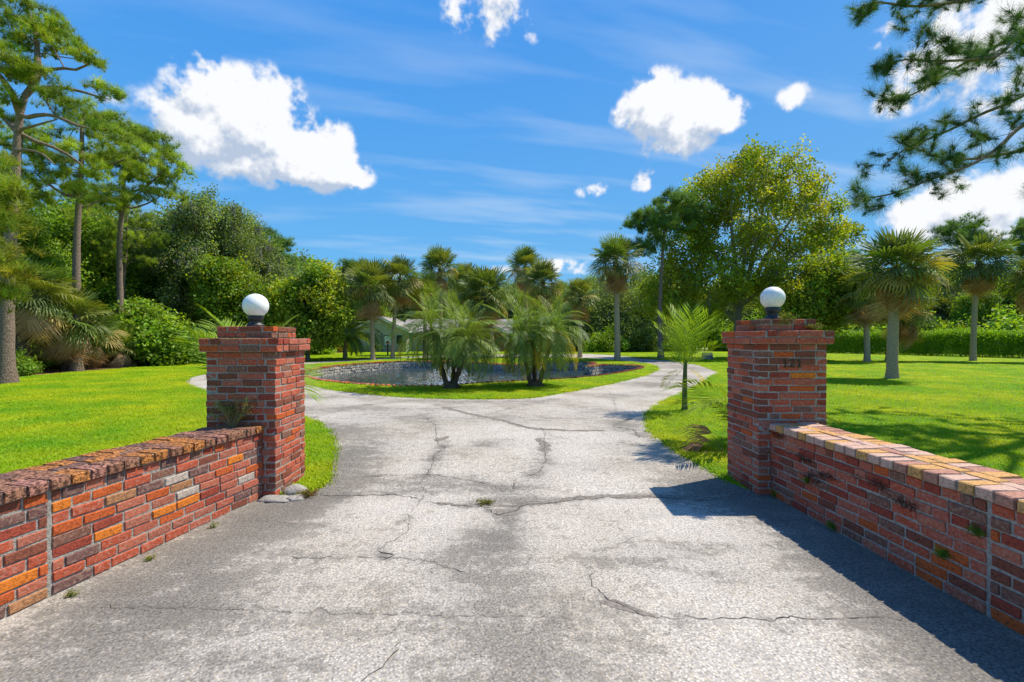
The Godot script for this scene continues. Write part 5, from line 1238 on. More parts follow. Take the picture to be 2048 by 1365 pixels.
func plant_feather_palms() -> void:
	G.feather = [feather_leaf(28, 0.25, 0.017, 1.3, 0.25, 0.7, 31), feather_leaf(28, 0.25, 0.017, 1.7, 0.2, 0.9, 32), feather_leaf(24, 0.22, 0.016, 0.65, 0.45, 0.35, 33)]
	G.feather_up = feather_leaf(17, 0.46, 0.025, 0.35, 0.6, 0.5, 34, 0.2)
	G.feather_dense = feather_leaf(34, 0.38, 0.017, 0.8, 0.35, 0.7, 37, 0.1)
	G.feather_arch = feather_leaf(30, 0.36, 0.022, 1.5, 0.25, 0.9, 35, 0.12)
	G.feather_long = feather_leaf(46, 0.32, 0.03, 1.5, 0.3, 1.3, 36)
	feather_clump("left clump of arching feather palms with three dark stems on the island", Vector3(-1.92, 0, -14.3), [[Vector3(-0.62, 1.85, 0.0), Vector3(-0.12, 0.1, 0)], [Vector3(0.55, 1.5, 0.25), Vector3(0.1, 0.1, 0.1)], [Vector3(0.12, 1.55, -0.5), Vector3(0.02, 0.1, -0.12)]], 1.42, 36)
	feather_clump("right clump of arching feather palms with splayed stems on the island", Vector3(0.74, 0, -14.8), [[Vector3(-0.48, 1.62, 0.1), Vector3(-0.12, 0.1, 0)], [Vector3(0.62, 1.85, -0.1), Vector3(0.14, 0.1, 0)], [Vector3(0.02, 1.5, -0.55), Vector3(0.0, 0.1, -0.12)]], 1.42, 36)
	# young feather palm on the right verge
	var y := thing("young_palm", "young upright palm with thin green stem on the grass left of the right pillar", "palm", Vector3(3.73, 0, -9.82))
	var b := MB.new()
	b.tube(PackedVector3Array([Vector3(0, -0.02, 0), Vector3(0, 0.12, 0), Vector3(0.0, 0.6, 0), Vector3(0.02, 1.15, 0)]), PackedFloat32Array([0.085, 0.06, 0.05, 0.035]), 9)
	part("stem", b.mesh(), palm_mat("stem_green", Color(0.14, 0.17, 0.05)), y)
	for e in [[2.0, 80, 1.30], [0.9, 82, 1.3], [3.0, 72, 1.2], [5.4, 70, 1.2], [0.0, 66, 1.1], [2.5, 62, 1.05], [4.2, 64, 1.05], [3.4, 40, 0.75], [0.3, 36, 0.7], [1.6, 74, 1.25], [3.2, -35, 0.6], [5.9, 45, 0.75], [4.9, 78, 1.2], [1.2, 55, 0.9], [3.9, 52, 0.85], [0.2, -30, 0.5]]:
		frond(y, G.feather_up, M.feather_d if e[1] > 0 else M.feather_c, Vector3(0.01, 0.95, 0), e[0], deg_to_rad(e[1]), e[2], "frond", rf(-0.8, 0.8))
	# sapling beside the right pillar
	var s := thing("palm_sapling", "low palm with curved fronds half hidden behind the right pillar", "palm", Vector3(3.25, 0, -6.3))
	var b2 := MB.new()
	b2.tube(PackedVector3Array([Vector3(0, -0.02, 0), Vector3(0, 0.35, 0)]), PackedFloat32Array([0.10, 0.06]), 8)
	part("stem", b2.mesh(), M.stem_green, s)
	for e in [[2.7, 62, 1.25, 0.7], [3.4, 56, 1.1, 0.4], [2.2, 52, 1.05, 0.2], [1.0, 60, 1.1, 0.0], [0.2, 55, 1.0, 0.0], [5.4, 50, 0.9, 0.0]]:
		frond(s, G.feather_arch, M.feather_d if e[3] < 0.5 else M.feather_b, Vector3(0, 0.3, 0), e[0], deg_to_rad(e[1]), e[2], "frond", e[3])
	# sapling behind the left pillar
	var q := thing("palm_sapling", "bright green palm rising behind the left pillar beside its globe lamp", "palm", Vector3(-3.55, 0, -6.2))
	var b3 := MB.new()
	b3.tube(PackedVector3Array([Vector3(0, -0.02, 0), Vector3(0, 0.7, 0)]), PackedFloat32Array([0.09, 0.06]), 8)
	part("stem", b3.mesh(), M.stem_green, q)
	for e in [[2.4, 82, 1.35], [1.9, 76, 1.3], [2.9, 74, 1.35], [3.3, 64, 1.15], [2.6, 68, 1.2], [2.2, 62, 1.15], [1.2, 66, 1.15], [3.8, 70, 1.2], [0.5, 58, 1.1], [-0.25, 46, 1.15], [5.6, 50, 1.0], [4.3, 68, 1.1], [5.0, 74, 1.2]]:
		frond(q, G.feather_dense if e[1] > 60 else G.feather_arch, M.feather_d, Vector3(0, 0.65, 0), e[0], deg_to_rad(e[1]), e[2], "frond", rf(-1.2, 1.2))
	# feather palm by the house
	var f := thing("feather_palm", "grey green feather palm with drooping fronds on the far lawn left of the house", "palm", Vector3(-13.07, 0, -35.6))
	var b4 := MB.new()
	b4.tube(PackedVector3Array([Vector3(0, -0.02, 0), Vector3(0, 0.8, 0), Vector3(0.08, 1.7, 0)]), PackedFloat32Array([0.2, 0.15, 0.12]), 9, Color.WHITE, 0.05, true)
	part("trunk", b4.mesh(), M.bark_palm, f)
	for i in 20: frond(f, G.feather_long, M.feather_b if i % 3 else M.feather_a, Vector3(0.08, 1.7, 0), i * 2.4, deg_to_rad(lerpf(82, 0, i / 20.0)), rf(2.2, 2.7))
	var hp := thing("broad_leaf_plant", "broad leaved plants against the foot of the green house wall", "plant", Vector3(-14.6, 0, -53.9))
	foliage(hp, G.clump_far, M.leaf, in_blobs([[Vector3(-1.2, 0.4, 0), Vector3(0.4, 0.4, 0.3)], [Vector3(2.0, 0.6, 0), Vector3(0.6, 0.6, 0.3)], [Vector3(-2.6, 0.4, 0), Vector3(0.4, 0.4, 0.3)]], 26), 4, Vector3.ONE * 0.15, Vector2(0.22, 0.38), GREEN, "leaves")
	var yf := thing("flower_bed", "yellow flowering low plants under the trees left of the house", "plants", Vector3(-20.6, 0, -52.5))
	foliage(yf, G.clump_far, M.leaf, in_blobs([[Vector3(0, 0.3, 0), Vector3(1.6, 0.3, 0.4)]], 24), 5, Vector3.ONE * 0.2, Vector2(0.4, 0.6), [Color(0.35, 0.27, 0.02), Color(0.22, 0.22, 0.02)], "leaves")
	var bp := thing("croton_plant", "low plants with orange and yellow leaves at the left lawn edge by the pillar", "plants", Vector3(-20.0, 0, -30.6))
	foliage(bp, G.clump, M.leaf, in_blobs([[Vector3(0, 0.3, 0), Vector3(0.7, 0.3, 0.4)]], 12), 5, Vector3.ONE * 0.12, Vector2(0.6, 0.9), [Color(0.32, 0.09, 0.02), Color(0.20, 0.20, 0.02), Color(0.14, 0.2, 0.02)], "leaves")

func plant_hedge() -> void:
	var h := thing("hedge", "long clipped bright green hedge across the back of the right lawn", "hedge", Vector3(38, 0, -44))
	var line := outline([32.6, 53.0, 34.6, 49.6, 37.2, 46.4, 38.7, 42.4, 39.9, 38.8, 41.4, 36.0, 44.0, 30.0, 47.0, 22.0])
	var c := Curve2D.new()
	for q in line: c.add_point(q)
	var ts: Array[Transform3D] = []
	var cs := PackedColorArray()
	for i in 6500:
		var p := c.sample_baked(c.get_baked_length() * rng.randf())
		var e := rf(0, 3.4)
		var side := rf(-0.65, 0.65)
		var y := rf(0.08, 2.0)
		if e < 1.5: side = -0.6 + rf(-0.1, 0.12)
		elif e < 2.6: y = 1.95 + rf(-0.14, 0.16)
		var lump := 0.14 * sin(p.y * 2.1) + 0.1 * sin(p.y * 5.3 + y * 3.0)
		ts.append(Transform3D(rb() * rf(0.8, 1.3), Vector3(p.x + side * 0.9 + lump * 0.7, y * (1.0 + 0.06 * sin(p.y * 1.3)), -p.y - side * 0.3) - h.position))
		var k := rf(0.75, 1.25)
		var f := clampf(y / 2.0, 0, 1)
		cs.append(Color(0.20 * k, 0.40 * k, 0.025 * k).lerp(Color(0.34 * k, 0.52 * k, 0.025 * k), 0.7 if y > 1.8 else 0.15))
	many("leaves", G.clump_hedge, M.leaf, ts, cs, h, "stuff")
	var tw := MB.new()
	for i in 60:
		var p := c.sample_baked(c.get_baked_length() * (i + 0.5) / 60.0)
		var o := Vector3(p.x, 0, -p.y) - h.position
		tw.tube(PackedVector3Array([o - Vector3(0, 0.05, 0), o + Vector3(rf(-0.2, 0.2), 0.9, 0), o + Vector3(rf(-0.4, 0.4), 1.8, 0)]), PackedFloat32Array([0.03, 0.02, 0.01]), 4)
	part("stem", tw.mesh(), M.bark_oak, h, "stuff")

func weed(called: String, label: String, category: String, at: Vector3, n: int, reach: float, up: float, leaf: float, stem: Color, tones: Array, group := "", lay := Vector3.ZERO) -> void:
	var t := thing(called, label, category, at, 0.0, group)
	var b := MB.new()
	var tips := []
	for i in n:
		var a := rf(0, TAU)
		var r := reach * sqrt(rng.randf())
		var e := Vector3(cos(a) * r, up * rf(0.3, 1.0), sin(a) * r * 0.7) + lay * rng.randf()
		var m := e * 0.5 + Vector3(rf(-1, 1), rf(0, 1), rf(-1, 1)) * reach * 0.25
		b.tube(PackedVector3Array([Vector3(cos(a), 0, sin(a)) * reach * 0.12, m, e]), PackedFloat32Array([0.0035, 0.0028, 0.0014]), 4)
		for k in 5: tips.append(m.lerp(e, rng.randf()) if k < 4 else e)
	part("stem", b.mesh(), palm_mat("weed_%s" % stem.to_html(), stem), t)
	foliage(t, G.clump, M.leaf, tips, 1, Vector3.ONE * 0.012, Vector2(leaf * 0.7, leaf * 1.3), tones, "leaves")

func lump(size: Vector3, seed_: int) -> ArrayMesh:
	var f := fnoise(seed_, 1.1, 3)
	var b := MB.new()
	var p := func(i: int, j: int) -> Vector3:
		var a := TAU * (i % 14) / 14.0
		var e := PI * (float(j) / 8.0 - 0.5)
		var d := Vector3(cos(a) * cos(e), sin(e), sin(a) * cos(e))
		return d * (1.0 + 0.45 * f.get_noise_3dv(d)) * size
	for i in 14:
		for j in 8:
			b.quad(p.call(i, j), p.call(i + 1, j), p.call(i + 1, j + 1), p.call(i, j + 1), p.call(i, j) + p.call(i + 1, j + 1))
	return b.smooth_mesh()

func small_things() -> void:
	weed("weed", "straggly half dry weed growing on the left wall coping against the pillar", "weed", Vector3(-2.70, 0.72, -4.40), 30, 0.22, 0.30, 0.05, Color(0.42, 0.32, 0.14), [Color(0.22, 0.28, 0.05), Color(0.36, 0.28, 0.09), Color(0.18, 0.26, 0.05)])
	weed("vine", "thin yellow green vine creeping over the front of the right pillar top", "vine", Vector3(2.72, 1.70, -4.50), 9, 0.09, 0.12, 0.05, Color(0.24, 0.22, 0.06), [Color(0.24, 0.25, 0.03), Color(0.12, 0.18, 0.03)])
	weed("vine", "trailing vine on the right corner of the right pillar top", "vine", Vector3(3.05, 1.66, -4.6), 9, 0.10, 0.05, 0.05, Color(0.24, 0.22, 0.06), [Color(0.24, 0.25, 0.03), Color(0.12, 0.18, 0.03)])
	weed("weed", "yellow leaved weed sprouting behind the left globe lamp", "weed", Vector3(-2.52, 1.60, -5.02), 14, 0.14, 0.08, 0.05, Color(0.22, 0.18, 0.06), [Color(0.26, 0.22, 0.03), Color(0.14, 0.16, 0.03)])
	# sprouts and dry moss on the right wall: along = (0.0442, 0, 0.999) from the pillar
	for e in [[0.55, 0.30, "low green weed sprouting at the foot of the right wall near the pillar"], [0.85, 0.02, "green weed patch on the ground halfway along the right wall"], [1.95, 0.44, "small fern sprouting from the vertical joint of the right wall"], [1.75, 0.22, "tiny sprout low in the right wall left of its vertical joint"], [0.08, 0.015, "green weeds at the front corner foot of the right pillar"]]:
		weed("sprout", e[2], "weed", Vector3(2.575 + 0.0442 * e[0], e[1], -4.545 + e[0]), 8, 0.035, 0.045, 0.035, Color(0.10, 0.16, 0.03), [Color(0.16, 0.34, 0.02), Color(0.12, 0.26, 0.02)])
	for e in [[0.5, 0.50, "upper left dry brown moss clump on the shaded right wall"], [0.8, 0.42, "dry brown moss clump in the middle of the shaded right wall"], [1.25, 0.52, "rust brown moss clump under the coping of the right wall"], [1.5, 0.46, "rust brown moss clump nearest the vertical joint of the right wall"], [0.62, 0.36, "lower left dry moss clump on the shaded right wall"], [0.12, 0.62, "dry moss clump in the corner of the right wall and its pillar"]]:
		var t := thing("moss_clump", e[2], "moss", Vector3(2.580 + 0.0442 * e[0], e[1], -4.545 + e[0]))
		var an := []
		for i in 22: an.append(Vector3(rf(-0.014, 0.004), rng.randfn() * 0.018, rng.randfn() * 0.055))
		foliage(t, G.clump, M.leaf_matt, an, 1, Vector3.ONE * 0.004, Vector2(0.035, 0.06), [Color(0.09, 0.03, 0.02), Color(0.06, 0.03, 0.025), Color(0.13, 0.05, 0.03)], "fronds")
	for e in [[-2.59, -3.2, "little yellow sprout at the middle foot of the left wall"], [-2.50, -3.75, "green sprout at the foot of the left wall towards the pillar"], [-2.70, -2.75, "sprout at the foot of the left wall below its vertical joint"]]:
		weed("sprout", e[2], "weed", Vector3(e[0] + 0.03, 0.0, e[1]), 6, 0.03, 0.03, 0.028, Color(0.12, 0.16, 0.03), [Color(0.22, 0.34, 0.02), Color(0.34, 0.3, 0.03)])
	weed("grass_tuft", "yellowing tuft of grass growing from the middle of the driveway joint", "grass", Vector3(-0.25, 0.0, -4.30), 30, 0.11, 0.03, 0.022, Color(0.34, 0.31, 0.07), [Color(0.24, 0.22, 0.04), Color(0.12, 0.16, 0.03)])
	weed("weed", "dry leaved weed beside the rubble at the left pillar foot", "weed", Vector3(-2.02, 0.0, -4.50), 16, 0.10, 0.06, 0.04, Color(0.25, 0.16, 0.07), [Color(0.30, 0.15, 0.06), Color(0.14, 0.17, 0.03), Color(0.25, 0.2, 0.06)])
	for e in [[Vector3(-2.22, 0.0, -4.62), Vector3(0.12, 0.075, 0.10), "grey lump of broken concrete at the foot of the left pillar"], [Vector3(-2.30, 0.0, -4.42), Vector3(0.16, 0.035, 0.10), "flat pale mortar spill in front of the left pillar"], [Vector3(-2.12, 0.0, -4.44), Vector3(0.10, 0.03, 0.08), "small flat slab of broken mortar beside the left pillar foot"]]:
		var o := part("rubble", lump(e[1], 5 + int(e[1].x * 100)), M.mortar, self)
		o.position = e[0]
		meta(o, e[2], "rubble")
	# dead curled frond by the right pillar
	var d := thing("dead_frond", "dark curled dead palm frond lying against the right pillar", "frond", Vector3(2.88, 0.04, -6.2))
	for e in [[2.9, 28, 0.5], [2.2, 62, 0.5], [3.3, 12, 0.45], [2.6, 48, 0.4]]: frond(d, G.fan[3], M.dead_b, Vector3.ZERO, e[0], deg_to_rad(e[1]), e[2], "leaf")
	# stump and post
	var st := thing("tree_stump", "short grey tree stump on the far lawn beyond the right drive", "stump", Vector3(14.9, 0, -34.7))
	part("trunk", lathe([Vector2(0.55, -0.02), Vector2(0.42, 0.14), Vector2(0.38, 0.48), Vector2(0.34, 0.52), Vector2(0, 0.5)], 12), M.bark_oak, st)
	var po := thing("bird_feeder", "small orange topped feeder on a post on the lawn before the house", "feeder", Vector3(-11.7, 0, -42.8))
	slab(po, "post", Vector3(-0.06, 0, -0.06), Vector3(0.06, 1.05, 0.06), M.wood)
	slab(po, "tray", Vector3(-0.18, 1.05, -0.18), Vector3(0.18, 1.10, 0.18), M.wood)
	part("roof", lathe([Vector2(0.22, 1.14), Vector2(0.20, 1.24), Vector2(0, 1.42)], 8), M.brick_rust, po)
	var cb := MB.new()
	var pts := PackedVector3Array()
	var rad := PackedFloat32Array()
	for i in 21:
		var u := i / 20.0
		pts.append(Vector3(-31.8, 7.4, -30).lerp(Vector3(-19.6, 2.7, -36), u) + Vector3.DOWN * sin(u * PI) * 0.35)
		rad.append(0.018)
	cb.tube(pts, rad, 4)
	var co := part("utility_cable", cb.mesh(), M.cable, self)
	meta(co, "thin pale cable slung through the trees above the left lawn", "cable")

func sow_grass() -> void:
	var blade := MB.new()
	var g := RandomNumberGenerator.new()
	g.seed = 91
	for i in 20:
		var a := g.randf() * TAU
		var o := Vector3(g.randfn() * 0.05, 0, g.randfn() * 0.05)
		var lean := Vector3(cos(a), 0, sin(a)) * g.randf_range(0.015, 0.05)
		var s := Vector3(-sin(a), 0, cos(a)) * 0.005
		var h := g.randf_range(0.022, 0.048)
		var t := g.randf_range(0.7, 1.2)
		var m := o + lean * 0.45 + Vector3.UP * h * 0.65
		var e := o + lean + Vector3.UP * h
		b_tri(blade, o, s, m, e, t)
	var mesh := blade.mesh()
	var mid_cut := []
	for r in [[2.4, 9.0, 46000], [9.0, 50.0, 88000]]:
		var ts: Array[Transform3D] = []
		var cs := PackedColorArray()
		while ts.size() < r[2]:
			var d: float = r[0] * exp(rng.randf() * log(r[1] / r[0]))
			var x := rf(-1.28, 1.28) * d if rng.randf() < 0.7 else rf(-2.2, 2.2) * d + rf(-1.5, 1.5)
			var p := Vector2(x, d)
			if x < -19.0 and Geometry2D.is_point_in_polygon(p, PackedVector2Array([Vector2(-18.6, 14.5), Vector2(-20.3, 20), Vector2(-20.6, 28), Vector2(-18.8, 40), Vector2(-18, 50), Vector2(-80, 50), Vector2(-80, 9), Vector2(-22, 9)])): continue
			if d > 11.5 and Geometry2D.is_point_in_polygon(p, pond): continue
			if d < 4.5 and absf(x) < 2.45: continue
			if (Geometry2D.is_point_in_polygon(p, drive) or Geometry2D.is_point_in_polygon(p + Vector2(0.013, 0.017), drive)) and not (d > 11.5 and Geometry2D.is_point_in_polygon(p, island)): continue
			if d < 5.15 and x < -2.3 and x > -3.05 and d > 4.4: continue
			if d < 4.6 and x < 0 and x > -2.46 - 0.19 * (4.5 - d) - 0.46: continue
			if d < 5.25 and x > 2.4 and x < 3.2: continue
			var k := (0.85 + d * 0.05) * rf(0.75, 1.2)
			ts.append(Transform3D(Basis(Vector3.UP, rf(0, TAU)).scaled_local(Vector3(k, minf(k, 1.5) * rf(0.75, 1.1), k)), Vector3(x, -0.008, -d)))
			var n := n_a.get_noise_2d(x * 0.8, d * 0.8) + 0.5 * n_b.get_noise_2d(x * 0.5, d * 0.5)
			var q := rf(0.8, 1.2) * (1.0 + 0.22 * n)
			cs.append(Color((0.375 + 0.18 * n) * q, 0.53 * q, 0.012 * q))
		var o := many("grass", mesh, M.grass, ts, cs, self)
		meta(o, "short bright green mown grass blades %s" % ["nearest the gate walls" if r[0] < 5 else "of the wider lawns round the drive"], "grass")

func b_tri(b: MB, o: Vector3, s: Vector3, m: Vector3, e: Vector3, t: float) -> void:
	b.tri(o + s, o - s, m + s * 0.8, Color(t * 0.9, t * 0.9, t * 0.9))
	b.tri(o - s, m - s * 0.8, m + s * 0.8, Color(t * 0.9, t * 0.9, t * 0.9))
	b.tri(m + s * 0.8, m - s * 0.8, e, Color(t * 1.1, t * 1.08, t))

# ---------------------------------------------------------------- bricks
func brick_mesh(seed_: int) -> ArrayMesh:     # unit brick, edges chamfered and uneven: x along, y up, z out of the wall
	var r := RandomNumberGenerator.new()
	r.seed = 900 + seed_
	var b := MB.new()
	var cx := 0.022
	var cy := 0.09
	var cz := 0.05
	var off := {}
	var pt := func(sx: int, sy: int, sz: int, which: int) -> Vector3:   # which axis is at full reach
		var key := "%d%d%d" % [sx, sy, sz]
		if not off.has(key): off[key] = Vector3(r.randf_range(-0.012, 0.012), r.randf_range(-0.05, 0.05), r.randf_range(-0.03, 0.03))
		var p := Vector3(sx * (0.5 - (0.0 if which == 0 else cx)), sy * (0.5 - (0.0 if which == 1 else cy)), sz * (0.5 - (0.0 if which == 2 else cz)))
		return p + off[key]
	for s in [-1, 1]:
		b.quad(pt.call(s, -1, -1, 0), pt.call(s, 1, -1, 0), pt.call(s, 1, 1, 0), pt.call(s, -1, 1, 0), Vector3(s, 0, 0))
		b.quad(pt.call(-1, s, -1, 1), pt.call(1, s, -1, 1), pt.call(1, s, 1, 1), pt.call(-1, s, 1, 1), Vector3(0, s, 0))
		b.quad(pt.call(-1, -1, s, 2), pt.call(1, -1, s, 2), pt.call(1, 1, s, 2), pt.call(-1, 1, s, 2), Vector3(0, 0, s))
		for t in [-1, 1]:
			b.quad(pt.call(s, t, -1, 0), pt.call(s, t, 1, 0), pt.call(s, t, 1, 1), pt.call(s, t, -1, 1), Vector3(s, t, 0))
			b.quad(pt.call(s, -1, t, 0), pt.call(s, 1, t, 0), pt.call(s, 1, t, 2), pt.call(s, -1, t, 2), Vector3(s, 0, t))
			b.quad(pt.call(-1, s, t, 1), pt.call(1, s, t, 1), pt.call(1, s, t, 2), pt.call(-1, s, t, 2), Vector3(0, s, t))
			for w in [-1, 1]:
				b.face(pt.call(s, t, w, 0), pt.call(s, t, w, 1), pt.call(s, t, w, 2), Vector3(s, t, w))
	return b.mesh()

const TONES_L := ["red", "red", "red", "red_c", "red_c", "red_b", "red_b", "pink", "pink", "pink", "pink_b", "pink_b", "brown", "brown", "brown_b", "plum", "plum", "rust", "rust", "tan", "orange", "grey"]
const TONES_R := ["red", "red_c", "red_b", "red_b", "pink", "pink_b", "red", "brown", "brown", "brown_b", "brown_b", "rust", "red_c"]
const TONES_P := ["red", "red", "red_c", "red_b", "red_b", "brown", "brown", "brown_b", "pink", "pink_b", "rust", "red_c", "red", "brown", "red"]

func put_brick(parent: Node3D, b: Basis, at: Vector3, size: Vector3, tone: String, joined: Array) -> void:
	# at: middle of the brick in the parent's axes; b: x along, y up, z out
	var k := rng.randi_range(0, 7)
	var bb := b * Basis(Vector3.UP, rf(-0.012, 0.012)) * Basis(Vector3.BACK, rf(-0.012, 0.012))
	var t := Transform3D(bb.scaled_local(size), at + b.z * rf(-0.004, 0.005))
	if joined.is_empty():
		var o := part("brick", G.bricks[k], M["brick_" + tone], parent)
		o.transform = t
	else:
		(joined[0] as Array).append([k, tone, t])

func flush_bricks(parent: Node3D, joined: Array) -> void:    # unseen back faces: one part for the lot
	var st := {}
	for e in joined[0]:
		if not st.has(e[1]):
			st[e[1]] = SurfaceTool.new()
			st[e[1]].begin(Mesh.PRIMITIVE_TRIANGLES)
		st[e[1]].append_from(G.bricks[e[0]], 0, e[2])
	var m := ArrayMesh.new()
	var n := 0
	for k in st:
		m = (st[k] as SurfaceTool).commit(m)
		m.surface_set_material(n, M["brick_" + k])
		n += 1
	var o := MeshInstance3D.new()
	o.name = "back_bricks"
	o.mesh = m
	parent.add_child(o)
	o.set_meta("kind", "stuff")

func lay_face(parent: Node3D, start: Vector3, along: Vector3, out: Vector3, length: float, y0: float, y1: float, course: float, tones: Array, joined: Array, depth := 0.10, shift := 0.0) -> void:
	var b := Basis(along, Vector3.UP, out)
	if b.determinant() < 0: b = Basis(-along, Vector3.UP, out)
	var rows := int(round((y1 - y0) / course))
	for r in rows:
		lay_row(parent, start, along, out, length, y0 + course * (r + 0.5), course - 0.0125, tones, joined, depth, (0.0 if r % 2 == 0 else 0.105) + shift, b)

func lay_row(parent: Node3D, start: Vector3, along: Vector3, out: Vector3, length: float, y: float, height: float, tones: Array, joined: Array, depth: float, first: float, b: Basis, unit := 0.205) -> void:
	var x := 0.0
	var i := 0
	while x < length - 0.02:
		var l := unit * rf(0.92, 1.06) if rng.randf() > 0.07 else unit * 0.55
		if i == 0 and first > 0.0: l = first
		if length - x - l < unit * 0.3: l = length - x
		l = minf(l, length - x)
		var j := rf(0.008, 0.013)
		var tone: String = tones[rng.randi_range(0, tones.size() - 1)]
		put_brick(parent, b, start + along * (x + l * 0.5) + Vector3.UP * (y + rf(-0.002, 0.002)) - out * (depth * 0.5), Vector3(maxf(l - j, 0.03), height * rf(0.95, 1.03), depth), tone, joined)
		x += l
		i += 1

func slab(parent: Node3D, called: String, lo: Vector3, hi: Vector3, m: Material) -> MeshInstance3D:
	var b := MB.new()
	b.box(lo, hi)
	return part(called, b.mesh(), m, parent)

func pillar(label: String, at: Vector3, w: float, dep: float, body: float, courses: int, front_first: float, seen_x: float) -> Node3D:
	# local axes: x right, z towards the viewer; origin at the middle of the base
	var p := thing("brick_pillar", label, "pillar", at)
	var c := body / courses
	slab(p, "mortar", Vector3(-w / 2 + 0.007, 0, -dep / 2 + 0.007), Vector3(w / 2 - 0.007, body - 0.004, dep / 2 - 0.007), M.mortar)
	var back: Array = [[]]
	for r in courses:
		var y := c * (r + 0.5)
		var h := c - 0.0105
		var fr := r % 2 == 0
		var ins := 0.0 if fr else 0.1115
		var ins2 := 0.1115 if fr else 0.0
		var firsts := [0.0, 0.105][r % 2] as float
		for side in 4:
			var out: Vector3 = [Vector3.BACK, Vector3.FORWARD, Vector3.RIGHT, Vector3.LEFT][side]
			var along: Vector3 = [Vector3.RIGHT, Vector3.LEFT, Vector3.FORWARD, Vector3.BACK][side]
			var hw := w / 2 if side < 2 else dep / 2
			var ho := dep / 2 if side < 2 else w / 2
			var k := ins if side < 2 else ins2
			var seen := side == 0 or (side == 2 and seen_x > 0) or (side == 3 and seen_x < 0)
			lay_row(p, out * ho - along * (hw - k), along, out, 2 * (hw - k), y, h, TONES_P, [] if seen else back, 0.10, 0.0 if k > 0 else 0.155 if r % 4 < 2 else 0.205, Basis(along, Vector3.UP, out))
	flush_bricks(p, back)
	# corbelled cap of two courses and the plinth above it
	var y := body
	for e in [[0.045, 0.069, 2], [-0.065, 0.060, 2]]:
		var ww: float = w + 2 * e[0]
		var dd: float = dep + 2 * e[0]
		var capn := thing_part("cap" if e[0] > 0 else "plinth", p)
		slab(capn, "mortar", Vector3(-ww / 2 + 0.010, y, -dd / 2 + 0.010), Vector3(ww / 2 - 0.010, y + e[1] * e[2] - 0.006, dd / 2 - 0.010), M.mortar)
		for r in e[2]:
			for side in 4:
				var out: Vector3 = [Vector3.BACK, Vector3.FORWARD, Vector3.RIGHT, Vector3.LEFT][side]
				var along: Vector3 = [Vector3.RIGHT, Vector3.LEFT, Vector3.FORWARD, Vector3.BACK][side]
				var hw := ww / 2 if side < 2 else dd / 2
				var ho := dd / 2 if side < 2 else ww / 2
				var k := 0.1115 if (side < 2) == (r % 2 == 1) else 0.0
				lay_row(capn, out * ho - along * (hw - k), along, out, 2 * (hw - k), y + e[1] * (r + 0.5), e[1] - 0.010, TONES_P, [], 0.10, 0.11 if r == 1 else 0.0, Basis(along, Vector3.UP, out))
		y += e[1] * e[2]
	# mortar bed on the step and top
	return p

func thing_part(called: String, parent: Node3D) -> Node3D:
	var o := Node3D.new()
	o.name = numbered_in(str(parent.get_instance_id()) + called, called)
	parent.add_child(o)
	return o

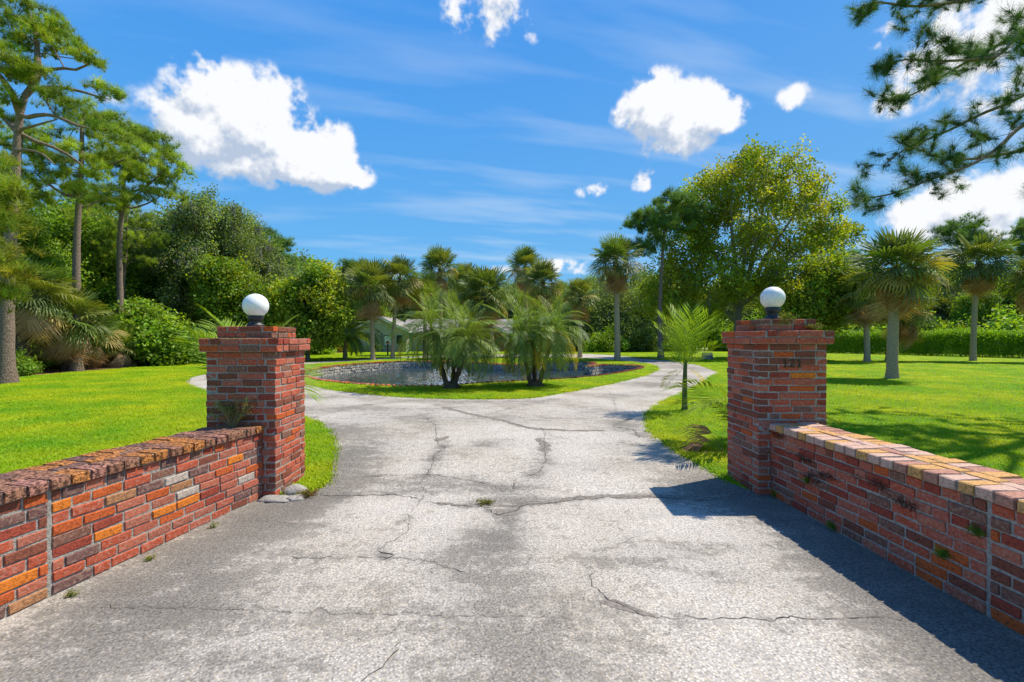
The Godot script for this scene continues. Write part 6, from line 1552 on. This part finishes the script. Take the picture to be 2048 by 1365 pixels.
func low_wall(label: String, a: Vector3, along: Vector3, length: float, joint: float, face_side: float, tones: Array, cop: Array, body: float, courses: int) -> Node3D:
	# a: where the driveway face starts (at the pillar); along: towards the viewer; face_side: +1 when the driveway face looks towards +x
	var p := thing("brick_wall", label, "wall", a)
	var out := Vector3.UP.cross(along) * 1.0
	if out.x * face_side < 0: out = -out
	var thick := 0.42
	var b := Basis(along, Vector3.UP, out)
	if b.determinant() < 0: b = Basis(-along, Vector3.UP, out)
	var core := MB.new()
	var q := func(s: float, y: float, o: float) -> Vector3: return along * s + Vector3.UP * y - out * o
	core.box(Vector3(0, -0.02, 0), Vector3(1, 1, 1))
	var co := part("mortar", core.mesh(), M.mortar, p)
	var cb := Basis(along * length, Vector3.UP * (body + 0.005), -out * (thick - 0.014))
	if cb.determinant() < 0:
		co.transform = Transform3D(Basis(-along * length, Vector3.UP * (body + 0.005), -out * (thick - 0.014)), along * length - out * 0.007)
	else:
		co.transform = Transform3D(cb, -out * 0.007)
	var c := body / courses
	var back: Array = [[]]
	for seg in [[0.0, joint - 0.008], [joint + 0.008, length - joint - 0.008]]:
		for r in courses:
			var top: bool = r == courses - 1
			lay_row(p, q.call(seg[0], 0.0, 0.0), along, out, seg[1], c * (r + 0.5), c - 0.0108, tones, [], 0.10, [0.0, 0.105, 0.05, 0.155][(r * 3) % 4], b, 0.128 if top else 0.205)
			lay_row(p, q.call(seg[0], 0.0, thick), along, -out, seg[1], c * (r + 0.5), c - 0.0108, tones, back, 0.10, 0.105 * (r % 2), Basis(-b.x, Vector3.UP, -out))
	flush_bricks(p, back)
	# coping: headers out to both faces and stretchers down the middle
	var y := body + 0.004
	var hgt := 0.068
	var cap := thing_part("coping", p)
	var cbx := MB.new()
	cbx.box(Vector3.ZERO, Vector3.ONE)
	var cm := part("mortar", cbx.mesh(), M.mortar, cap)
	var m2 := Basis(along * (length - 0.01), Vector3.UP * (hgt - 0.010), -out * (thick + 0.02))
	if m2.determinant() < 0:
		cm.transform = Transform3D(Basis(-along * (length - 0.01), Vector3.UP * (hgt - 0.010), -out * (thick + 0.02)), along * (length - 0.005) + out * 0.01 + Vector3.UP * (y + 0.001))
	else:
		cm.transform = Transform3D(m2, along * 0.005 + out * 0.01 + Vector3.UP * (y + 0.001))
	for band in [[-0.03, 0.195, 0.108], [0.172, 0.088, 0.205], [0.268, 0.182, 0.108]]:   # [how far in it starts, its depth, unit length]
		var x := 0.006
		while x < length - 0.05:
			var l: float = minf(band[2] * rf(0.94, 1.08), length - x)
			var tone: String = cop[rng.randi_range(0, cop.size() - 1)]
			put_brick(cap, b, q.call(x + l / 2, y + hgt / 2 + rf(-0.003, 0.003), band[0] + band[1] / 2 + rf(-0.005, 0.005)), Vector3(l - rf(0.010, 0.016), hgt * rf(0.96, 1.02), band[1] - 0.006), tone, [])
			x += l
	return p

# ---------------------------------------------------------------- trees
class Skel:
	var pos := PackedVector3Array()
	var par := PackedInt32Array()
	var base := PackedFloat32Array()   # least radius
	var chains := []

func grow(trunk: PackedVector3Array, r0: float, r1: float, limbs: Array, anchors: Array, tip: float, step := 0.7, lift := 0.12, droop := 0.0) -> Skel:
	var s := Skel.new()
	var add_chain := func(from: int, pts: PackedVector3Array, ra: float, rb_: float) -> void:
		var ids := PackedInt32Array()
		if from >= 0: ids.append(from)
		var last := from
		for i in pts.size():
			s.pos.append(pts[i])
			s.par.append(last)
			s.base.append(lerpf(ra, rb_, float(i) / maxi(1, pts.size() - 1)))
			last = s.pos.size() - 1
			ids.append(last)
		s.chains.append(ids)
	add_chain.call(-1, resample(trunk, step), r0, r1)
	for l in limbs:
		var pts: PackedVector3Array = resample(l[0], step * 0.7)
		var near := 0
		var best := 1e9
		for i in s.pos.size():
			var d := s.pos[i].distance_squared_to(pts[0])
			if d < best:
				best = d
				near = i
		add_chain.call(near, pts.slice(1), l[1], l[2])
	var mid := trunk[trunk.size() - 1]
	var order := anchors.duplicate()
	order.sort_custom(func(x, y): return x.distance_squared_to(mid) < y.distance_squared_to(mid))
	var low := trunk[0].y + (mid.y - trunk[0].y) * 0.25
	for a in order:
		var near := 0
		var best := 1e9
		for i in s.pos.size():
			var p := s.pos[i]
			if p.y < low: continue
			var d: float = p.distance_to(a) + maxf(0.0, p.y - a.y) * 0.7
			if d < best:
				best = d
				near = i
		var from := s.pos[near]
		var dist := from.distance_to(a)
		if dist < 0.05: continue
		var n := maxi(2, int(ceil(dist / step)))
		var pts := PackedVector3Array()
		var wob := rv() * dist * 0.07
		for i in range(1, n + 1):
			var t := float(i) / n
			pts.append(from.lerp(a, t) + (wob + Vector3.UP * dist * (lift - droop * t)) * sin(t * PI))
		add_chain.call(near, pts, tip, tip)
	var area := PackedFloat32Array()
	area.resize(s.pos.size())
	for i in range(s.pos.size() - 1, -1, -1):
		if area[i] == 0.0: area[i] = tip * tip
		if s.par[i] >= 0: area[s.par[i]] += area[i] * 0.92
	for i in s.pos.size(): s.base[i] = maxf(s.base[i], minf(sqrt(area[i]), r0 * 0.75))
	return s

func resample(p: PackedVector3Array, step: float) -> PackedVector3Array:
	var c := Curve3D.new()
	for i in p.size():
		var t := (p[mini(i + 1, p.size() - 1)] - p[maxi(i - 1, 0)]) * 0.18
		c.add_point(p[i], -t, t)
	var n := maxi(2, int(c.get_baked_length() / step))
	var out := PackedVector3Array()
	for i in n + 1: out.append(c.sample_baked(c.get_baked_length() * i / n, true))
	return out

func wood(s: Skel, thin := 0.0) -> ArrayMesh:
	var b := MB.new()
	for k in s.chains.size():
		var ids: PackedInt32Array = s.chains[k]
		var pts := PackedVector3Array()
		var rad := PackedFloat32Array()
		for j in ids.size():
			pts.append(s.pos[ids[j]])
			var r := s.base[ids[j]]
			if j == 0 and k > 0: r = minf(r, s.base[ids[1]] * 1.15)
			rad.append(r)
		if k == 0 and pts.size() > 2:
			rad[0] *= 1.45
			rad[1] *= 1.1
		var most := rad[mini(1, rad.size() - 1)]
		if most < thin: continue
		b.tube(pts, rad, 9 if most > 0.09 else 5 if most > 0.03 else 3, Color.WHITE, 0.07 if most > 0.09 else 0.0)
	return b.mesh()

func in_blobs(blobs: Array, n: int, hollow := 0.55) -> Array:
	# blobs: [centre, radii]; points spread through them, more towards the outside
	var total := 0.0
	for q in blobs: total += pow(q[1].x * q[1].y * q[1].z, 0.66)
	var out := []
	for q in blobs:
		var k := maxi(2, int(round(n * pow(q[1].x * q[1].y * q[1].z, 0.66) / total)))
		for i in k:
			var d := rv().normalized() * pow(rf(hollow * hollow * hollow, 1.0), 0.333)
			if rng.randf() < 0.17: d *= rf(1.0, 1.32)
			out.append(q[0] + d * q[1])
	return out

func leaf_clump(n: int, r: float, ll: float, lw: float, seed_: int, flat := 0.8) -> ArrayMesh:
	var g := RandomNumberGenerator.new()
	g.seed = seed_
	var b := MB.new()
	for i in n:
		var p := Vector3(g.randfn(), g.randfn() * flat, g.randfn()) * r * 0.5
		var dir := (p.normalized() * 0.6 + Vector3(g.randfn(), g.randfn() - 0.25, g.randfn())).normalized()
		var nor := (Vector3(g.randfn(), g.randfn() + 0.9, g.randfn())).normalized()
		var side := dir.cross(nor).normalized()
		var up := side.cross(dir)
		var l := ll * g.randf_range(0.7, 1.25)
		var w := lw * g.randf_range(0.7, 1.2)
		var t := g.randf_range(0.68, 1.2)
		var col := Color(t * g.randf_range(0.92, 1.12), t, t * 0.95)
		var a := p - dir * l * 0.5
		var e := p + dir * l * 0.5
		b.tri(a, p + side * w * 0.5 + up * w * 0.18, e, col)
		b.tri(a, e, p - side * w * 0.5 + up * w * 0.18, col)
	return b.mesh()

func tuft(n: int, l: float, w: float, seed_: int, spread := 1.15) -> ArrayMesh:   # a brush of pine needles round +Y
	var g := RandomNumberGenerator.new()
	g.seed = seed_
	var b := MB.new()
	for i in n:
		var a := g.randf() * TAU
		var e := g.randf_range(0.0, spread) 
		var d := Vector3(cos(a) * sin(e), cos(e), sin(a) * sin(e))
		var s := d.cross(Vector3(g.randfn(), g.randfn(), g.randfn())).normalized() * w * 0.5
		var o := Vector3(0, -0.35 * l * g.randf(), 0)
		var ln := l * g.randf_range(0.7, 1.1)
		var t := g.randf_range(0.7, 1.25)
		var mid := o + d * ln * 0.6
		var tip := o + d * ln + Vector3.DOWN * ln * 0.12 * sin(e)
		b.tri(o + s, o - s, mid + s * 0.8, Color(t, t, t))
		b.tri(mid + s * 0.8, mid - s * 0.6, tip, Color(t * 1.1, t * 1.1, t))
	return b.mesh()

func foliage(parent: Node3D, mesh: Mesh, m: Material, anchors: Array, per: int, spread: Vector3, size: Vector2, tones: Array, called := "crown", upward := false) -> void:
	var ts: Array[Transform3D] = []
	var cs := PackedColorArray()
	for a in anchors:
		var light := rf(0.62, 1.32)
		var base: Color = tones[rng.randi_range(0, tones.size() - 1)]
		for i in per:
			var p: Vector3 = a + rv() * spread
			var b := rb()
			if upward:
				var y := (Vector3.UP * 0.9 + rv() * 0.55).normalized()
				var x := y.cross(rv()).normalized()
				b = Basis(x, y, x.cross(y))
			ts.append(Transform3D(b * rf(size.x, size.y), p))
			var k := light * rf(0.85, 1.15)
			cs.append(Color(base.r * k * rf(0.9, 1.12), base.g * k, base.b * k))
	many(called, mesh, m, ts, cs, parent, "stuff")

func leaf_tree(called: String, label: String, category: String, at: Vector3, trunk: PackedVector3Array, r0: float, blobs: Array, n: int, per: int, mesh: Mesh, tones: Array, group := "", bark := "bark_oak", spread := 0.5, moss := 0, size := Vector2(0.8, 1.25), thin := 0.012, tip := 0.02, limbs := []) -> Node3D:
	var t := thing(called, label, category, at, 0.0, group)
	var an := in_blobs(blobs, n)
	var s := grow(trunk, r0, r0 * 0.5, limbs, an, tip)
	part("trunk", wood(s, thin), M[bark], t)
	foliage(t, mesh, M.leaf, an, per, Vector3.ONE * spread, size, tones)
	if moss > 0: hang_moss(t, an, moss)
	return t

func hang_moss(t: Node3D, an: Array, n: int) -> void:
	var ts: Array[Transform3D] = []
	var cs := PackedColorArray()
	for i in n:
		var p: Vector3 = an[rng.randi_range(0, an.size() - 1)] + rv() * 0.35
		ts.append(Transform3D(Basis(Vector3.UP, rf(0, TAU)).scaled_local(Vector3(rf(0.7, 1.3), rf(0.5, 1.6), rf(0.7, 1.3))), p))
		var k := rf(0.7, 1.2)
		cs.append(Color(0.22 * k, 0.215 * k, 0.16 * k))
	many("hanging_moss", G.moss, M.dead, ts, cs, t, "stuff")

func moss_mesh() -> ArrayMesh:
	var g := RandomNumberGenerator.new()
	g.seed = 77
	var b := MB.new()
	for i in 16:
		var o := Vector3(g.randfn() * 0.10, 0, g.randfn() * 0.10)
		var a := g.randf() * TAU
		var s := Vector3(cos(a), 0, sin(a)) * 0.018
		var l := g.randf_range(0.4, 1.0)
		var k := o + Vector3(g.randfn() * 0.05, -l * 0.5, g.randfn() * 0.05)
		var e := o + Vector3(g.randfn() * 0.06, -l, g.randfn() * 0.06)
		var t := g.randf_range(0.7, 1.2)
		b.tri(o + s, o - s, k + s, Color(t, t, t))
		b.tri(k + s, o - s, k - s, Color(t, t, t))
		b.tri(k + s, k - s, e, Color(t, t, t))
	return b.mesh()

const PINE := [Color(0.360, 0.485, 0.041), Color(0.275, 0.398, 0.041), Color(0.443, 0.560, 0.041), Color(0.212, 0.323, 0.041)]
const PINE_FAR := [Color(0.160, 0.295, 0.064), Color(0.197, 0.338, 0.064), Color(0.132, 0.248, 0.064)]
const OAK := [Color(0.253, 0.356, 0.131), Color(0.305, 0.408, 0.140), Color(0.221, 0.318, 0.140), Color(0.352, 0.446, 0.167)]
const GREEN := [Color(0.251, 0.416, 0.043), Color(0.200, 0.354, 0.039), Color(0.301, 0.460, 0.043)]
const MAPLE := [Color(0.382, 0.442, 0.038), Color(0.301, 0.404, 0.034), Color(0.478, 0.468, 0.041), Color(0.254, 0.354, 0.034)]

func pine_tree(label: String, at: Vector3, trunk: PackedVector3Array, r0: float, limbs: Array, blobs: Array, n: int, per: int, spread: float, size: Vector2, tones: Array, group := "", mesh: Mesh = null) -> Node3D:
	var t := thing("pine_tree", label, "tree", at, 0.0, group)
	var an := in_blobs(blobs, n, 0.3)
	var s := grow(trunk, r0, r0 * 0.35, limbs, an, 0.012, 0.6, 0.02, -0.05)
	part("trunk", wood(s, 0.0), M.bark_pine, t)
	foliage(t, mesh if mesh else G.tuft, M.needle, an, per, Vector3(spread, spread * 0.5, spread), size, tones, "needles", true)
	return t

# ---------------------------------------------------------------- palms
func fan_leaf(droop: float, spread: float, n: int, seed_: int, limp := 0.0) -> ArrayMesh:   # reaches 1 m along +X
	var g := RandomNumberGenerator.new()
	g.seed = seed_
	var b := MB.new()
	var heel := Vector3(0.46, -0.05 * droop, 0)
	var w0 := Vector3(0, 0, 0.011)
	var stem := Color(0.95, 1.0, 0.7)
	b.tri(-w0 * 1.6, w0 * 1.6, heel + w0, stem)
	b.tri(-w0 * 1.6, heel + w0, heel - w0, stem)
	for i in n:
		var f := (float(i) / (n - 1)) * 2.0 - 1.0
		var a := f * spread + g.randf_range(-0.03, 0.03)
		var l := 0.56 * (1.0 - 0.22 * f * f) * g.randf_range(0.9, 1.06)
		var dir := Vector3(cos(a), 0.20 * absf(sin(a)) - 0.12 * droop, sin(a)).normalized()
		var side := Vector3(-sin(a), 0.35 * (1 if i % 2 == 0 else -1), cos(a)).normalized()
		var root := heel + Vector3(0.07 * cos(a), 0, 0)
		var p1 := root + dir * l * 0.5 + Vector3.DOWN * droop * 0.06
		var p2 := root + dir * l * 0.8 + Vector3.DOWN * (droop * 0.18 + limp * 0.15 * g.randf())
		var p3 := root + dir * l * (1.0 - 0.12 * droop) + Vector3.DOWN * (droop * g.randf_range(0.24, 0.42) + limp * 0.3)
		var w := 0.020
		var t := g.randf_range(0.75, 1.18)
		var c0 := Color(t, t, t)
		var c1 := Color(t * 1.25, t * 1.12, t)
		b.tri(root, p1 + side * w, p1 - side * w, c0)
		b.tri3(p1 + side * w, p2 + side * w * 0.72, p1 - side * w, c0, c1, c0)
		b.tri3(p1 - side * w, p2 + side * w * 0.72, p2 - side * w * 0.72, c0, c1, c1)
		b.tri3(p2 + side * w * 0.72, p3, p2 - side * w * 0.72, c1, Color(t * 1.5, t * 1.15, t), c1)
	return b.mesh()

func feather_leaf(n: int, ll: float, lw: float, arc: float, vee: float, droop: float, seed_: int, stalk := 0.16, stem := Color(1.1, 1.05, 0.8)) -> ArrayMesh:   # reaches about 1 m along +X
	var g := RandomNumberGenerator.new()
	g.seed = seed_
	var b := MB.new()
	var pts := PackedVector3Array()
	var tan_ := PackedVector3Array()
	var p := Vector3.ZERO
	var steps := 16
	for i in steps + 1:
		var a := -arc * pow(float(i) / steps, 1.3)
		var d := Vector3(cos(a), sin(a), 0)
		pts.append(p)
		tan_.append(d)
		p += d / steps
	for i in steps:
		var w0 := Vector3(0, 0, lerpf(0.013, 0.003, float(i) / steps))
		var w1 := Vector3(0, 0, lerpf(0.013, 0.003, float(i + 1) / steps))
		b.tri(pts[i] - w0, pts[i] + w0, pts[i + 1] + w1, stem)
		b.tri(pts[i] - w0, pts[i + 1] + w1, pts[i + 1] - w1, stem)
	for i in n:
		var f := lerpf(stalk, 1.0, float(i) / (n - 1))
		var k := f * steps
		var i0 := mini(int(k), steps - 1)
		var q := pts[i0].lerp(pts[i0 + 1], k - i0)
		var td := tan_[i0].lerp(tan_[i0 + 1], k - i0).normalized()
		var nu := Vector3(-td.y, td.x, 0)
		var len := ll * (0.45 + 0.75 * sin(PI * clampf((f - stalk) / (1 - stalk) * 0.82 + 0.14, 0, 1)))
		for s in [-1.0, 1.0]:
			var out := (td * lerpf(0.45, 1.1, f) + Vector3(0, 0, s) + nu * vee + Vector3(g.randfn(), g.randfn(), g.randfn()) * 0.06).normalized()
			var l := len * g.randf_range(0.88, 1.1)
			var wd := td.cross(out).cross(out).normalized() * lw * 0.5
			var m := q + out * l * 0.5 + Vector3.DOWN * droop * l * 0.10
			var e := q + out * l * (1.0 - droop * 0.15) + Vector3.DOWN * droop * l * 0.48
			var t := g.randf_range(0.75, 1.2)
			b.tri(q, m + wd, m - wd, Color(t, t, t))
			b.tri3(m + wd, e, m - wd, Color(t, t, t), Color(t * 1.25, t * 1.15, t), Color(t, t, t))
	return b.mesh()

func frond(parent: Node3D, mesh: Mesh, m: Material, at: Vector3, az: float, elev: float, l: float, called := "frond", roll := 0.0) -> void:
	var o := part(called, mesh, m, parent)
	o.transform = Transform3D((Basis(Vector3.UP, az) * Basis(Vector3.BACK, elev) * Basis(Vector3.RIGHT, roll)).scaled_local(Vector3.ONE * l), at)

func palm_mat(key: String, c: Color) -> StandardMaterial3D:
	if not M.has(key):
		var m: StandardMaterial3D = M.palm.duplicate()
		m.albedo_color = c.linear_to_srgb()
		if key.begins_with("dead"): m.roughness = 0.9
		M[key] = m
	return M[key]

func fan_palm(label: String, at: Vector3, h: float, lean: Vector2, R: float, tr: float, group := "", green := 42, dead := 14, boots := false) -> Node3D:
	var p := thing("cabbage_palm", label, "palm", at, 0.0, group)
	if not boots: tr *= 0.82
	var pts := PackedVector3Array()
	var rad := PackedFloat32Array()
	for i in 13:
		var t := i / 12.0
		pts.append(Vector3(lean.x * t * t, h * t, lean.y * t * t))
		rad.append(tr * (1.0 + 0.38 * exp(-t * 10.0)) * (1.0 + 0.03 * sin(i * 5.1)) * (1.12 if boots else 1.0))
	var b := MB.new()
	b.tube(pts, rad, 12, Color.WHITE, 0.03, true)
	part("trunk", b.mesh(), M.bark_palm_dark if boots else M.bark_palm, p)
	var top := Vector3(lean.x, h, lean.y)
	# dark fibre where the leaves leave the trunk
	var k := MB.new()
	k.tube(PackedVector3Array([top - Vector3(0, 0.75, 0), top - Vector3(0, 0.35, 0), top + Vector3(0, 0.1, 0)]), PackedFloat32Array([tr * 1.02, tr * 1.45, tr * 0.9]), 10, Color.WHITE, 0.12, true)
	part("leaf_base", k.mesh(), M.bark_palm_dark, p)
	var kinds := ["palm_a", "palm_b", "palm_c", "palm_d"]
	for i in green:
		var f := (i + 0.5) / green
		var el := deg_to_rad(lerpf(86, -34, f) + rf(-10, 10))
		var mesh: Mesh = G.fan[0] if f < 0.3 else G.fan[1] if f < 0.65 else G.fan[2]
		var km: String = kinds[rng.randi_range(0, 2)] if f < 0.6 else kinds[rng.randi_range(0, 3)]
		frond(p, mesh, M[km], top, i * 2.39996 + rf(-0.25, 0.25), el, R * rf(0.86, 1.08) * (0.90 if f < 0.15 else 1.0), "frond", rf(-0.7, 0.7))
	for i in dead:
		frond(p, G.fan[3], M["dead_a" if i % 2 == 0 else "dead_b"], top - Vector3(0, 0.15, 0), i * 2.39996 * 1.3 + rf(-0.4, 0.4), deg_to_rad(rf(-74, -22 if boots else -34)), R * rf(0.62, 0.86), "dead_frond", rf(-0.5, 0.5))
	if boots:
		var bt := MB.new()
		for i in 60:
			var a := i * 2.39996
			var y := h * (0.06 + 0.9 * i / 60.0)
			var c := Vector3(cos(a), 0, sin(a))
			var s := Vector3(-sin(a), 0, cos(a)) * 0.045
			var o := Vector3(lean.x * pow(y / h, 2), y, lean.y * pow(y / h, 2)) + c * tr * 1.05
			bt.quad(o - s, o + s, o + s * 0.5 + c * 0.13 + Vector3(0, 0.24, 0), o - s * 0.5 + c * 0.13 + Vector3(0, 0.24, 0), c)
			bt.quad(o - s + Vector3(0, -0.03, 0), o + s + Vector3(0, -0.03, 0), o + s * 0.5 + c * 0.16 + Vector3(0, 0.22, 0), o - s * 0.5 + c * 0.16 + Vector3(0, 0.22, 0), c)
		part("leaf_stubs", bt.mesh(), M.bark_palm, p, "stuff")
	return p
